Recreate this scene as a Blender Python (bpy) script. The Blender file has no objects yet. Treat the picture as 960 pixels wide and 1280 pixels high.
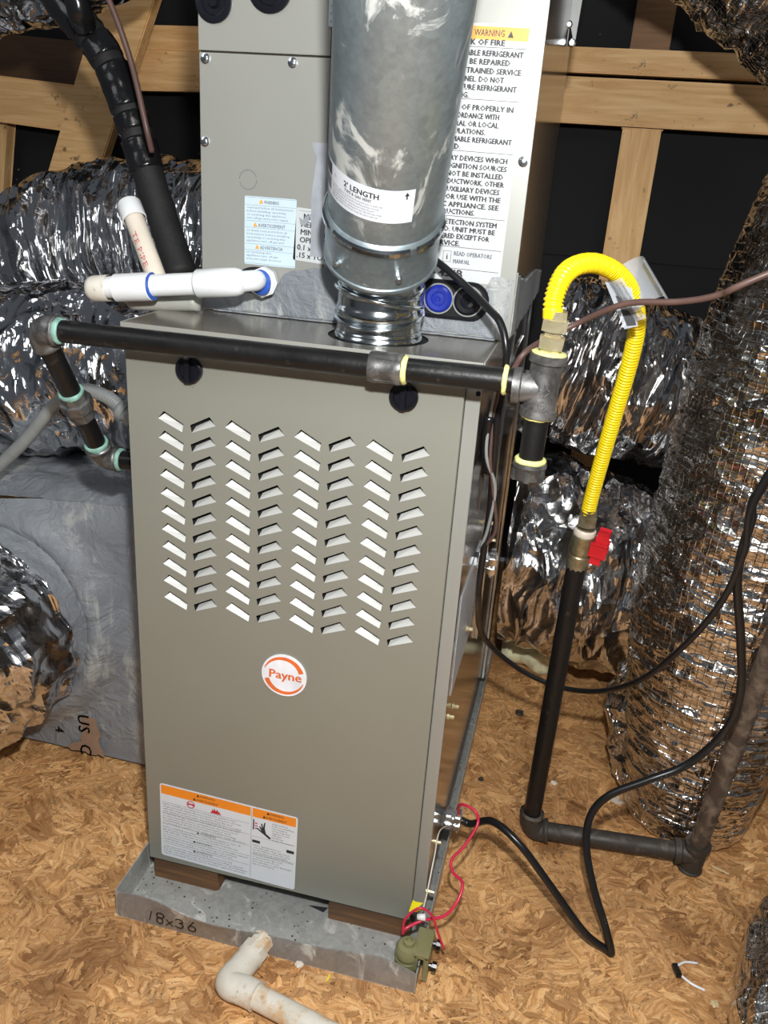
import bpy, bmesh, math, random
from mathutils import Vector as V, Matrix, noise
random.seed(7)
S = bpy.context.scene
COL = S.collection

# ------------------------------------------------------------------ camera, world, lights, exposure
CAM = V((0.5445, -0.9619, 1.045))
FW = V((-0.19237229, 0.9063483, -0.37619897)); RT = V((0.97011664, 0.23341381, 0.06626985)); UP = V((-0.1478736, 0.3522084, 0.92416592))
FPX = 1059.54
cd = bpy.data.cameras.new('camera'); cam = bpy.data.objects.new('camera', cd); COL.objects.link(cam)
cam.matrix_world = Matrix(((RT.x, UP.x, -FW.x, CAM.x), (RT.y, UP.y, -FW.y, CAM.y), (RT.z, UP.z, -FW.z, CAM.z), (0, 0, 0, 1)))
cd.sensor_fit = 'VERTICAL'; cd.sensor_height = 36; cd.lens = FPX * 36 / 1280; cd.clip_start = 0.02
S.camera = cam

w = bpy.data.worlds.new('attic_air'); S.world = w; w.use_nodes = True
w.node_tree.nodes['Background'].inputs[0].default_value = (0.80, 0.88, 1.0, 1)
w.node_tree.nodes['Background'].inputs[1].default_value = 0.055

def lamp(name, kind, loc, energy, color, size=0.1, target=None):
    l = bpy.data.lights.new(name, kind); l.energy = energy; l.color = color
    if kind == 'AREA': l.shape = 'DISK'; l.size = size
    else: l.shadow_soft_size = size
    o = bpy.data.objects.new(name, l); COL.objects.link(o); o.location = loc
    if target is not None: o.rotation_euler = (V(target) - V(loc)).to_track_quat('-Z', 'Y').to_euler()
    return o
LP = CAM + RT * 0.035 + UP * 0.20
lamp('camera_flash', 'POINT', LP, 43, (0.985, 1.0, 0.985), 0.022)
lamp('fill_light', 'AREA', (0.95, -1.35, 2.0), 8, (1.0, 0.97, 0.92), 0.9, (0.3, 0.5, 0.6))  # unseen fill added to soften shade and broaden highlights on the foil
lamp('fill_light', 'AREA', (-0.9, -0.9, 1.9), 2.5, (0.92, 0.96, 1.0), 0.8, (0.1, 0.6, 0.5))  # second added fill, weaker, from the left
S.view_settings.view_transform = 'Standard'; S.view_settings.look = 'None'; S.view_settings.gamma = 1
S.view_settings.use_curve_mapping = False; S.view_settings.exposure = 0.60

FZ = -0.042                       # level of the attic deck; z = 0 is the furnace's underside
W, H, Y1 = 0.445, 0.846, 0.15     # furnace width, height; the coil cabinet's front plane

def at(px, py, ax, v):
    """world point on the plane (axis ax = v) that a measured photo position belongs to"""
    d = FW + RT * ((px - 480) / FPX) - UP * ((py - 640) / FPX)
    return CAM + d * ((v - CAM[ax]) / d[ax])

# ------------------------------------------------------------------ materials
class NT:
    def __init__(s, name):
        s.m = bpy.data.materials.new(name); s.m.use_nodes = True; s.t = s.m.node_tree
        s.b = s.t.nodes['Principled BSDF']; s.tc = s.n('ShaderNodeTexCoord')
    def n(s, t, **k):
        o = s.t.nodes.new(t)
        for a, b in k.items():
            if hasattr(o, a): setattr(o, a, b)
        return o
    def l(s, a, b): s.t.links.new(a, b)
    def val(s, sock, x):
        if isinstance(x, bpy.types.NodeSocket): s.l(x, sock)
        else: sock.default_value = x
    def map(s, scale=(1, 1, 1), rot=(0, 0, 0), src=None):
        o = s.n('ShaderNodeMapping'); s.l(src or s.tc.outputs['Object'], o.inputs[0])
        s.val(o.inputs['Scale'], scale); s.val(o.inputs['Rotation'], rot); return o.outputs[0]
    def noise(s, scale, detail=4, rough=0.5, dist=0.0, src=None, out='Fac'):
        o = s.n('ShaderNodeTexNoise'); s.l(src or s.tc.outputs['Object'], o.inputs['Vector'])
        o.inputs['Scale'].default_value = scale; o.inputs['Detail'].default_value = detail
        o.inputs['Roughness'].default_value = rough; o.inputs['Distortion'].default_value = dist
        return o.outputs[out]
    def vor(s, scale, src=None, out='Color', feature='F1', rand=1.0):
        o = s.n('ShaderNodeTexVoronoi', feature=feature); s.l(src or s.tc.outputs['Object'], o.inputs['Vector'])
        o.inputs['Scale'].default_value = scale; o.inputs['Randomness'].default_value = rand
        return o.outputs[out]
    def ramp(s, fac, stops, interp='LINEAR'):
        o = s.n('ShaderNodeValToRGB'); s.l(fac, o.inputs[0]); r = o.color_ramp; r.interpolation = interp
        while len(r.elements) < len(stops): r.elements.new(0.5)
        for e, (p, c) in zip(r.elements, stops):
            e.position = p; e.color = (c[0], c[1], c[2], 1) if not isinstance(c, (int, float)) else (c, c, c, 1)
        return o.outputs[0]
    def mix(s, fac, a, b, mode='MIX'):
        o = s.n('ShaderNodeMix'); o.data_type = 'RGBA'; o.blend_type = mode; o.clamp_factor = True
        s.val(o.inputs[0], fac)
        for i, x in ((6, a), (7, b)):
            if isinstance(x, bpy.types.NodeSocket): s.l(x, o.inputs[i])
            else: o.inputs[i].default_value = (x[0], x[1], x[2], 1)
        return o.outputs[2]
    def math(s, op, a, b=0.5):
        o = s.n('ShaderNodeMath'); o.operation = op; s.val(o.inputs[0], a); s.val(o.inputs[1], b); return o.outputs[0]
    def bump(s, h, strength=0.3, dist=0.002, prev=None):
        o = s.n('ShaderNodeBump'); s.l(h, o.inputs['Height']); o.inputs['Strength'].default_value = strength
        o.inputs['Distance'].default_value = dist
        if prev is not None: s.l(prev, o.inputs['Normal'])
        return o.outputs[0]
    def done(s, color=None, rough=0.5, metal=0.0, normal=None, **kw):
        if color is not None:
            if isinstance(color, bpy.types.NodeSocket): s.l(color, s.b.inputs['Base Color'])
            else: s.b.inputs['Base Color'].default_value = (*color, 1)
        s.val(s.b.inputs['Roughness'], rough); s.val(s.b.inputs['Metallic'], metal)
        if normal is not None: s.l(normal, s.b.inputs['Normal'])
        for k, v in kw.items(): s.val(s.b.inputs[k.replace('_', ' ')], v)
        return s.m

def plain(name, c, rough=0.5, metal=0.0, vary=0.12, scale=40, bump=0.0, **kw):
    t = NT(name); f = t.noise(scale, 4)
    a = [x * (1 - vary) for x in c]; b = [min(1, x * (1 + vary)) for x in c]
    nrm = t.bump(t.noise(scale * 3, 3), bump, 0.002) if bump else None
    return t.done(t.ramp(f, [(0.3, a), (0.7, b)]), rough, metal, nrm, **kw)

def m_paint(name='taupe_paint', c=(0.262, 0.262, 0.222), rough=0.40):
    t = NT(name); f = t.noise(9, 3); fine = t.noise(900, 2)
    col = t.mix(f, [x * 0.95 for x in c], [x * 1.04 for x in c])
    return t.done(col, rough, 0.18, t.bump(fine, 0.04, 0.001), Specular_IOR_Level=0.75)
def m_foil(name, tint=(0.84, 0.85, 0.87), sc=1.0, bs=1.0, rough=0.12, scrim=False, fold=(1.0, 12)):
    t = NT(name); src = t.tc.outputs['Object']
    at_ = t.n('ShaderNodeAttribute'); at_.attribute_name = 'duct_space'; dv = at_.outputs['Vector']
    warp = t.noise(9 * sc, 2, out='Color'); wsrc = t.mix(0.08, src, warp)
    dsrc = t.mix(0.035, dv, t.noise(7, 1, out='Color'))
    f1 = t.noise(1.0, 0.6, 0.5, 0.0, src=t.map((fold[0], fold[0], fold[1]), src=dsrc))
    f2 = t.noise(1.0, 1.0, 0.5, 0.0, src=t.map((fold[0] * 2.4, fold[0] * 2.4, fold[1] * 2.1), (0.0, 0.10, 0), src=dsrc))
    f3 = t.noise(1.0, 1.0, 0.5, 0.0, src=t.map((fold[0] * 5, fold[0] * 5, fold[1] * 3.5), (0.0, -0.25, 0.1), src=dsrc))
    def ridge(x, wd): return t.ramp(x, [(0.5 - wd, 0), (0.5, 1), (0.5 + wd, 0)])
    v2 = t.vor(15 * sc, src=wsrc, out='Distance', feature='F1'); v3 = t.vor(58 * sc, src=wsrc, out='Distance', feature='F1')
    nb = t.bump(ridge(f1, 0.22), bs * 0.9, 0.022); nb = t.bump(ridge(f2, 0.22), bs * 0.65, 0.009, nb); nb = t.bump(ridge(f3, 0.22), bs * 0.30, 0.004, nb)
    nb = t.bump(v2, bs * 0.20, 0.014 / sc, nb)
    if scrim:
        wv = t.n('ShaderNodeSeparateXYZ'); t.l(t.mix(0.004, dv, warp), wv.inputs[0])
        ang = t.math('MULTIPLY', t.math('ARCTAN2', wv.outputs[1], wv.outputs[0]), 15.0)
        for q, st_ in ((t.math('MULTIPLY', wv.outputs[2], 82.0), 0.42), (ang, 0.28)):
            fr = t.math('FRACT', q); ln = t.ramp(fr, [(0.0, 1), (0.12, 0), (0.88, 0), (1.0, 1)]); nb = t.bump(ln, st_, 0.0022, nb)
    g = t.noise(7, 5, 0.6)
    col = t.ramp(g, [(0.3, [x * 0.70 for x in tint]), (0.55, tint)])
    rr = t.ramp(t.noise(18, 3), [(0.3, rough * 0.7), (0.7, rough * 1.7)])
    return t.done(col, rr, 1.0, nb)
def m_osb(name):
    t = NT(name); src = t.tc.outputs['Object']
    wob = t.noise(30, 4, 0.6, out='Color'); base = t.mix(0.022, src, wob); col = None; hgt = None
    for i, (sc, off) in enumerate(((7, 0.0), (9, 3.1), (12, 7.7), (16, 1.9), (23, 5.3))):
        mp = t.n('ShaderNodeMapping'); t.l(base, mp.inputs[0]); mp.inputs['Location'].default_value = (off, off * 0.7, 0)
        cell = t.vor(sc, src=mp.outputs[0], out='Color'); sep = t.n('ShaderNodeSeparateColor'); t.l(cell, sep.inputs[0])
        ang = t.math('ADD', t.math('MULTIPLY', sep.outputs[0], 2.6), 0.5 * i)
        rot = t.n('ShaderNodeVectorRotate'); rot.rotation_type = 'Z_AXIS'; t.l(base, rot.inputs['Vector']); t.l(ang, rot.inputs['Angle'])
        st = t.n('ShaderNodeMapping'); t.l(rot.outputs[0], st.inputs[0]); st.inputs['Scale'].default_value = (10, 100, 9)
        grain = t.noise(1.5, 5, 0.68, 0.7, src=st.outputs[0])
        a = t.ramp(grain, [(0.25, (0.16, 0.062, 0.020)), (0.43, (0.60, 0.295, 0.105)), (0.56, (0.82, 0.47, 0.205)), (0.75, (0.97, 0.66, 0.36))])
        tone = t.ramp(sep.outputs[1], [(0.0, (0.55, 0.48, 0.42)), (0.5, (0.95, 0.94, 0.92)), (1.0, (1.12, 1.12, 1.10))])
        a = t.mix(1.0, a, tone, 'MULTIPLY')
        if col is None: col = a; hgt = grain
        else:
            sm = t.n('ShaderNodeMapping'); t.l(rot.outputs[0], sm.inputs[0]); sm.inputs['Scale'].default_value = (sc * 0.9, sc * 2.6, 1); sm.inputs['Location'].default_value = (off, 0, 0)
            msk = t.ramp(t.noise(1.0, 3, 0.55, 0.6, src=sm.outputs[0]), [(0.50, 0), (0.52, 1)])
            col = t.mix(msk, col, a); hgt = t.mix(msk, hgt, grain)
            edge = t.ramp(t.noise(1.0, 3, 0.55, 0.6, src=sm.outputs[0]), [(0.485, 1), (0.50, 0.62), (0.508, 1)])
            col = t.mix(1.0, col, edge, 'MULTIPLY')
    dirt = t.ramp(t.noise(3.0, 7, 0.68), [(0.36, (0.50, 0.44, 0.40)), (0.56, (1, 1, 1))])
    col = t.mix(0.8, col, dirt, 'MULTIPLY')
    smudge = t.ramp(t.noise(14, 5, 0.7), [(0.62, 0), (0.72, 0.6)]); col = t.mix(smudge, col, (0.10, 0.055, 0.03))
    spk = t.ramp(t.vor(120, out='Distance'), [(0.10, 1), (0.16, 0)]); gate = t.ramp(t.noise(9, 3), [(0.50, 0), (0.56, 1)])
    col = t.mix(t.math('MULTIPLY', spk, gate), col, (0.025, 0.016, 0.012))
    plaster = t.math('MULTIPLY', t.ramp(t.vor(4.7, out='Distance'), [(0.06, 1), (0.09, 0)]), t.ramp(t.noise(60, 4), [(0.45, 0), (0.6, 0.8)]))
    col = t.mix(plaster, col, (0.7, 0.66, 0.60))
    return t.done(col, 0.6, 0, t.bump(hgt, 0.5, 0.002))
def m_lumber(name, c1=(0.76, 0.41, 0.14), c2=(1.0, 0.64, 0.30), axis='x'):
    t = NT(name); s = {'x': (3, 40, 40), 'z': (40, 40, 3)}[axis]
    g = t.noise(1.3, 6, 0.6, 1.2, src=t.map(s)); col = t.ramp(g, [(0.3, c1), (0.65, c2)])
    stain = t.ramp(t.noise(19, 6, 0.75, 0.3), [(0.61, 0), (0.66, 0.8)]); col = t.mix(stain, col, (0.13, 0.07, 0.03))
    kn = t.ramp(t.vor(6, src=t.map((1, 1, 1)), out='Distance'), [(0.04, 0.85), (0.08, 0)]); col = t.mix(kn, col, (0.12, 0.05, 0.02))
    return t.done(col, 0.6, 0, t.bump(g, 0.3, 0.002))
def m_galv(name, base=(0.31, 0.37, 0.40), rough=0.42, metal=0.75, smear=True):
    t = NT(name); sp = t.vor(70, out='Color'); sep = t.n('ShaderNodeSeparateColor'); t.l(sp, sep.inputs[0])
    col = t.mix(sep.outputs[0], [x * 0.85 for x in base], [x * 1.12 for x in base])
    fine = t.noise(140, 4); col = t.mix(0.4, col, t.ramp(fine, [(0.3, [x * 0.75 for x in base]), (0.7, [x * 1.2 for x in base])]))
    if smear:
        sm = t.ramp(t.noise(13, 6, 0.66, 1.0, src=t.map((1.8, 1.8, 0.7), (0, 0.35, 0))), [(0.56, 0), (0.64, 0.7)])
        col = t.mix(sm, col, (0.66, 0.66, 0.62)); me = t.mix(sm, (metal,) * 3, (0.05,) * 3)
        if 'dusty' in name:
            sk = t.math('MULTIPLY', t.ramp(t.vor(95, out='Distance'), [(0.12, 1), (0.18, 0)]), t.ramp(t.noise(8, 3), [(0.42, 0), (0.5, 1)])); col = t.mix(sk, col, (0.03, 0.025, 0.02))
        return t.done(col, rough, me)
    return t.done(col, rough, metal, t.bump(fine, 0.05, 0.001))
def m_iron(name, base=(0.022, 0.021, 0.021), wear=(0.16, 0.155, 0.15), rough=0.36, lo=0.55, metal=0.35):
    t = NT(name); f = t.noise(35, 6, 0.65, 0.7); col = t.ramp(f, [(lo, base), (lo + 0.22, wear)])
    return t.done(col, t.ramp(t.noise(20, 3), [(0.3, rough * 0.8), (0.7, rough * 1.5)]), metal, t.bump(t.noise(160, 4), 0.25, 0.0015))
def m_mastic():
    t = NT('duct_mastic'); g = t.noise(5, 6, 0.6, 0.5, src=t.map((5, 5, 0.9)))
    col = t.ramp(t.noise(4, 5), [(0.3, (0.17, 0.185, 0.21)), (0.7, (0.255, 0.275, 0.30))])
    st = t.ramp(t.noise(2.6, 8, 0.75, 0.4, src=t.map((4, 4, 1.0))), [(0.52, 0), (0.60, 0.8)])
    col = t.mix(st, col, (0.42, 0.43, 0.415))
    return t.done(col, 0.5, 0, t.bump(t.noise(22, 6, 0.62, 0.9), 0.9, 0.010, t.bump(g, 0.4, 0.004)))
def m_board():
    t = NT('felt_sheathing'); c = t.mix(t.noise(3, 4), (0.006, 0.0062, 0.007), (0.012, 0.012, 0.014))
    sp = t.math('MULTIPLY', t.ramp(t.vor(26, out='Distance'), [(0.05, 1), (0.09, 0)]), t.ramp(t.noise(7, 2), [(0.6, 0), (0.66, 1)]))
    return t.done(t.mix(sp, c, (0.35, 0.35, 0.36)), 0.85)
def m_clear():
    t = NT('clear_plastic')
    return t.done((0.52, 0.56, 0.62), 0.10, 0, None, Transmission_Weight=0.1, IOR=1.35, Alpha=0.62)

def m_stain():
    t = NT('stained_pvc'); c = t.ramp(t.noise(24, 5), [(0.3, (0.58, 0.54, 0.46)), (0.7, (0.76, 0.72, 0.64))])
    st = t.ramp(t.noise(17, 6, 0.7), [(0.55, 0), (0.66, 0.75)]); c = t.mix(st, c, (0.62, 0.36, 0.13))
    dk = t.ramp(t.noise(60, 4), [(0.62, 0), (0.7, 0.6)]); return t.done(t.mix(dk, c, (0.25, 0.17, 0.10)), 0.4)
M = dict(
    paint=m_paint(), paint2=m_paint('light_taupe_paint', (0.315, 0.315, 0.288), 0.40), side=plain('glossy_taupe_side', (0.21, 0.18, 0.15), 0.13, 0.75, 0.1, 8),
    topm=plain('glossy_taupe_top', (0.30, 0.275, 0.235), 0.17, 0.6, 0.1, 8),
    louver=m_paint('flash_lit_paint', (0.58, 0.575, 0.55), 0.45),  # same sheet as the door; brightness under the flash is put into this paler colour
    foil=m_foil('foil_jacket'), foil2=m_foil('scrim_foil_jacket', (0.82, 0.80, 0.77), 1.2, 0.45, 0.13, True, (1.6, 18)), foil3=m_foil('gathered_foil_jacket', (0.84, 0.84, 0.85), 0.8, 1.0, 0.12, False, (0.65, 19)),
    osb=m_osb('oriented_strand_board'), lumber=m_lumber('pine_lumber'), lumberz=m_lumber('pine_stud', axis='z'),
    lumberd=m_lumber('darkened_pine', (0.20, 0.095, 0.035), (0.30, 0.15, 0.06)), block=m_lumber('rusty_wood', (0.035, 0.018, 0.010), (0.17, 0.08, 0.03)),
    galv=m_galv('galvanized_sheet'), shiny=m_galv('bright_galvanized', (0.62, 0.66, 0.68), 0.16, 1.0, False),
    pan=m_galv('dusty_galvanized', (0.46, 0.46, 0.44), 0.5, 0.45, True), panfront=m_galv('brown_galvanized', (0.31, 0.30, 0.285), 0.5, 0.4, True),
    iron=m_iron('black_iron_pipe', (0.012, 0.0115, 0.0115), (0.09, 0.088, 0.085), 0.34, 0.6), fit=m_iron('malleable_fitting', (0.095, 0.093, 0.090), (0.25, 0.245, 0.24), 0.42, 0.42, 0.65), ironbrown=m_iron('dusty_iron_pipe', (0.085, 0.06, 0.045), (0.24, 0.18, 0.13), 0.6, 0.45),
    ironold=m_iron('old_fitting', (0.05, 0.042, 0.036), (0.15, 0.12, 0.10), 0.5, 0.5, 0.3),
    brass=m_iron('brass', (0.66, 0.56, 0.32), (0.84, 0.76, 0.52), 0.30, 0.4, 0.75), oldbrass=m_iron('tarnished_brass', (0.30, 0.26, 0.14), (0.52, 0.48, 0.36), 0.35, 0.4, 0.85),
    yellow=plain('yellow_coating', (0.93, 0.68, 0.01), 0.33, 0, 0.04, 20), tape=plain('yellow_thread_seal', (0.80, 0.78, 0.30), 0.6, 0, 0.15, 60, 0.4),
    dope=plain('green_pipe_dope', (0.22, 0.40, 0.34), 0.5, 0, 0.3, 90, 0.4), pvc=plain('white_pvc', (0.80, 0.81, 0.82), 0.22, 0, 0.03, 10),
    oldpvc=m_stain(), cream=plain('cream_pvc', (0.72, 0.64, 0.54), 0.35, 0, 0.06, 16), blue=plain('blue_glue', (0.03, 0.10, 0.45), 0.3),
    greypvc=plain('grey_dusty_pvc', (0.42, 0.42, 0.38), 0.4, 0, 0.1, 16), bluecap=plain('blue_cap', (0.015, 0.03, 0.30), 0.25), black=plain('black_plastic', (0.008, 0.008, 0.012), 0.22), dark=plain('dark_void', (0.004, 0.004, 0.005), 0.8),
    rubber=plain('black_cable_sheath', (0.010, 0.010, 0.011), 0.28), wrap=plain('black_foam_tape', (0.009, 0.009, 0.010), 0.2, 0, 0.2, 30, 0.3), foam=plain('black_foam', (0.009, 0.009, 0.009), 0.7, 0, 0.2, 60, 0.3),
    mastic=m_mastic(), felt=m_board(), white=plain('label_white', (0.70, 0.74, 0.79), 0.35, 0, 0.02), paper=plain('label_paper', (0.56, 0.58, 0.59), 0.35, 0, 0.02),
    bluelabel=plain('label_pale_blue', (0.56, 0.68, 0.76), 0.35, 0, 0.02), orange=plain('label_orange', (0.88, 0.27, 0.02), 0.4, 0, 0.03), amber=plain('label_amber', (0.92, 0.38, 0.05), 0.4, 0, 0.03), ink=plain('print_ink', (0.025, 0.025, 0.03), 0.5), ink2=plain('grey_print_ink', (0.13, 0.14, 0.17), 0.5),
    redink=plain('red_ink', (0.55, 0.02, 0.04), 0.5), logo=plain('orange_red_badge', (0.75, 0.16, 0.04), 0.3), logow=plain('badge_white', (0.82, 0.84, 0.90), 0.25),
    redwire=plain('red_wire', (0.62, 0.02, 0.07), 0.3), redh=plain('red_handle', (0.55, 0.01, 0.02), 0.25), olive=plain('olive_plastic', (0.22, 0.21, 0.10), 0.32), greyc=plain('grey_conduit', (0.26, 0.27, 0.265), 0.4),
    brown=plain('brown_cable', (0.10, 0.055, 0.045), 0.45), zinc=plain('zinc_plate', (0.72, 0.75, 0.78), 0.2, 1.0), wood=plain('pale_splinter', (0.68, 0.52, 0.30), 0.7), glasswool=plain('yellow_fiberglass', (0.72, 0.71, 0.48), 0.9, 0, 0.35, 35, 0.8),
    clear=m_clear(), ytag=plain('yellow_flag_tape', (0.90, 0.82, 0.02), 0.4), strip=plain('dark_insulation_edge', (0.05, 0.04, 0.035), 0.6, 0.3, 0.5, 60, 0.8), greytape=plain('grey_foil_tape', (0.40, 0.42, 0.46), 0.4, 0.3), rustylabel=plain('brown_kraft', (0.30, 0.20, 0.14), 0.6))

# ------------------------------------------------------------------ object helpers
ORG = {}
def props(o, label, cat, group=None, kind=None):
    if label: o['label'] = label
    if cat: o['category'] = cat
    if group: o['group'] = group
    if kind: o['kind'] = kind
    return o
def thing(name, label, cat, loc, group=None):
    o = bpy.data.objects.new(name, None); COL.objects.link(o); o.location = loc; o.empty_display_size = 0.03
    ORG[o] = V(loc); return props(o, label, cat, group)
def obj(name, bm, mat, parent=None, smooth=False, label=None, cat=None, group=None, kind=None, angle=None):
    """link a bmesh given in world coordinates as one mesh object, stored relative to its thing"""
    me = bpy.data.meshes.new(name)
    if parent is not None: org = ORG[parent]
    else:
        xs = [v.co for v in bm.verts]; lo = V([min(c[i] for c in xs) for i in range(3)]); hi = V([max(c[i] for c in xs) for i in range(3)])
        org = V(((lo.x + hi.x) / 2, (lo.y + hi.y) / 2, lo.z))
    bmesh.ops.translate(bm, verts=bm.verts, vec=-org)
    bm.to_mesh(me); bm.free()
    for m in (mat if isinstance(mat, (list, tuple)) else [mat]): me.materials.append(m)
    if smooth:
        for p in me.polygons: p.use_smooth = True
    o = bpy.data.objects.new(name, me); COL.objects.link(o)
    if parent is not None: o.parent = parent
    else: o.location = org
    if smooth and angle: me.set_sharp_from_angle(angle=math.radians(angle))
    ORG[o] = org
    return props(o, label, cat, group, kind)
def B(): return bmesh.new()
def frame(d):
    d = V(d).normalized(); a = V((0, 0, 1)) if abs(d.z) < 0.9 else V((1, 0, 0))
    x = a.cross(d).normalized(); return x, d.cross(x), d
def box(bm, lo, hi, bev=0.0):
    r = bmesh.ops.create_cube(bm, size=1); vs = r['verts']; lo, hi = V(lo), V(hi)
    for v in vs: v.co = V([lo[i] + (v.co[i] + 0.5) * (hi[i] - lo[i]) for i in range(3)])
    if bev:
        es = list({e for v in vs for e in v.link_edges}); bmesh.ops.bevel(bm, geom=es, offset=bev, segments=2, affect='EDGES', profile=0.7)
    return bm
def obox(bm, c, ax, ay, az, hx, hy, hz, bev=0.0):
    """box about c along the unit axes ax, ay, az with half sizes"""
    r = bmesh.ops.create_cube(bm, size=2); vs = r['verts']
    for v in vs: v.co = V(c) + V(ax) * (v.co.x * hx) + V(ay) * (v.co.y * hy) + V(az) * (v.co.z * hz)
    if bev:
        es = list({e for v in vs for e in v.link_edges}); bmesh.ops.bevel(bm, geom=es, offset=bev, segments=2, affect='EDGES')
    return bm
def lathe(bm, p0, d, prof, seg=24, cap=True, hexa=False):
    """prof: (distance along d, radius)"""
    x, y, z = frame(d); rings = []
    for t, r in prof:
        rings.append([bm.verts.new(V(p0) + z * t + (x * math.cos(6.28318 * k / seg) + y * math.sin(6.28318 * k / seg)) * r) for k in range(seg)])
    for a, b in zip(rings, rings[1:]):
        for k in range(seg): bm.faces.new((a[k], a[(k + 1) % seg], b[(k + 1) % seg], b[k]))
    if cap: bm.faces.new(list(reversed(rings[0]))); bm.faces.new(rings[-1])
    return bm
def spline(pts, n):
    pts = [V(p) for p in pts]; P = [pts[0] * 2 - pts[1]] + pts + [pts[-1] * 2 - pts[-2]]; out = []
    for i in range(1, len(P) - 2):
        for k in range(n):
            t = k / n; a, b, c, d = P[i - 1], P[i], P[i + 1], P[i + 2]
            out.append(0.5 * ((2 * b) + (c - a) * t + (2 * a - 5 * b + 4 * c - d) * t * t + (3 * b - a - 3 * c + d) * t ** 3))
    out.append(P[-2]); return out
def sweep(bm, path, rad, seg=12, cap=True, disp=None):
    """tube along dense path; rad number or f(u, length so far); disp(pos, normal, ang, s) -> radial offset"""
    n = len(path); T = [(path[min(i + 1, n - 1)] - path[max(i - 1, 0)]).normalized() for i in range(n)]
    x = frame(T[0])[0]; rings = []; s = 0.0; lay = bm.verts.layers.float_vector.new('duct_space') if disp else None
    for i in range(n):
        if i: s += (path[i] - path[i - 1]).length
        x = (x - T[i] * x.dot(T[i])).normalized(); y = T[i].cross(x); ring = []
        r0 = rad(i / (n - 1), s) if callable(rad) else rad
        for k in range(seg):
            a = 6.28318530 * k / seg; nn = x * math.cos(a) + y * math.sin(a); p = path[i] + nn * r0
            if disp: p = p + nn * disp(p, nn, a, s)
            ring.append(bm.verts.new(p))
            if lay: ring[-1][lay] = (math.cos(a), math.sin(a), s)
        rings.append(ring)
    for a, b in zip(rings, rings[1:]):
        for k in range(seg): bm.faces.new((a[k], a[(k + 1) % seg], b[(k + 1) % seg], b[k]))
    if cap: bm.faces.new(list(reversed(rings[0]))); bm.faces.new(rings[-1])
    return bm
def tube(pts, r, n=8, seg=12): return sweep(B(), spline(pts, n), r, seg)
def prism(bm, poly, o, ax, ay, h):
    """polygon (u, v) in the plane o + u*ax + v*ay raised by h along ax x ay"""
    o, ax, ay = V(o), V(ax), V(ay); nz = ax.cross(ay).normalized()
    lo = [bm.verts.new(o + ax * u + ay * v) for u, v in poly]; hi = [bm.verts.new(o + ax * u + ay * v + nz * h) for u, v in poly]
    bm.faces.new(list(reversed(lo))); bm.faces.new(hi); n = len(poly)
    for k in range(n): bm.faces.new((lo[k], lo[(k + 1) % n], hi[(k + 1) % n], hi[k]))
    return bm
def rrect(w, h, r=0.003, n=3):
    out = []
    for cx, cy, a0 in ((w - r, r, -90), (w - r, h - r, 0), (r, h - r, 90), (r, r, 180)):
        for k in range(n + 1):
            a = math.radians(a0 + 90 * k / n); out.append((cx + r * math.cos(a), cy + r * math.sin(a)))
    return out
def disc(bm, c, r, ax, ay, h, seg=32, sx=1.0):
    return prism(bm, [(math.cos(6.28318 * k / seg) * r * sx, math.sin(6.28318 * k / seg) * r) for k in range(seg)], c, ax, ay, h)
def clean(bm): bmesh.ops.recalc_face_normals(bm, faces=bm.faces); return bm

TXT = {}
def text_into(bm, s, size, place, width=None, align='LEFT', depth=0.0002, bold=0.0, res=1):
    """lay lettering out with place(u, v, h) -> world point"""
    cu = bpy.data.curves.new('lettering', 'FONT'); cu.body = s; cu.size = size; cu.align_x = align; cu.resolution_u = res; cu.fill_mode = 'FRONT'
    o = bpy.data.objects.new('lettering', cu); COL.objects.link(o)
    dg = bpy.context.evaluated_depsgraph_get(); dg.update(); me = bpy.data.meshes.new_from_object(o.evaluated_get(dg))
    bpy.data.objects.remove(o); bpy.data.curves.remove(cu)
    if not me.vertices: return bm
    k = 1.0
    if width: k = width / max(1e-6, max(v.co.x for v in me.vertices) - min(v.co.x for v in me.vertices))
    for off in ((-bold, 0), (bold, 0), (0, bold)) if bold else ((0, 0),):
        vs = [bm.verts.new(place(v.co.x * k + off[0], v.co.y + off[1], depth + off[1] * 0.1 + off[0] * 0.05)) for v in me.vertices]
        for p in me.polygons:
            try: bm.faces.new([vs[i] for i in p.vertices])
            except ValueError: pass
    bpy.data.meshes.remove(me); return bm
def planar(o, ax, ay):
    o, ax, ay = V(o), V(ax).normalized(), V(ay).normalized(); n = ax.cross(ay)
    return lambda u, v, h=0: o + ax * u + ay * v + n * h
def shifted(pl, du, dv): return lambda u, v, h=0: pl(u + du, v + dv, h)
def rect(bm, pl, u0, v0, u1, v1, h=0.0002):
    vs = [bm.verts.new(pl(*q, h)) for q in ((u0, v0), (u1, v0), (u1, v1), (u0, v1))]; bm.faces.new(vs); return bm
def poly(bm, pl, pts, h=0.0003): bm.faces.new([bm.verts.new(pl(u, v, h)) for u, v in pts]); return bm

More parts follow.
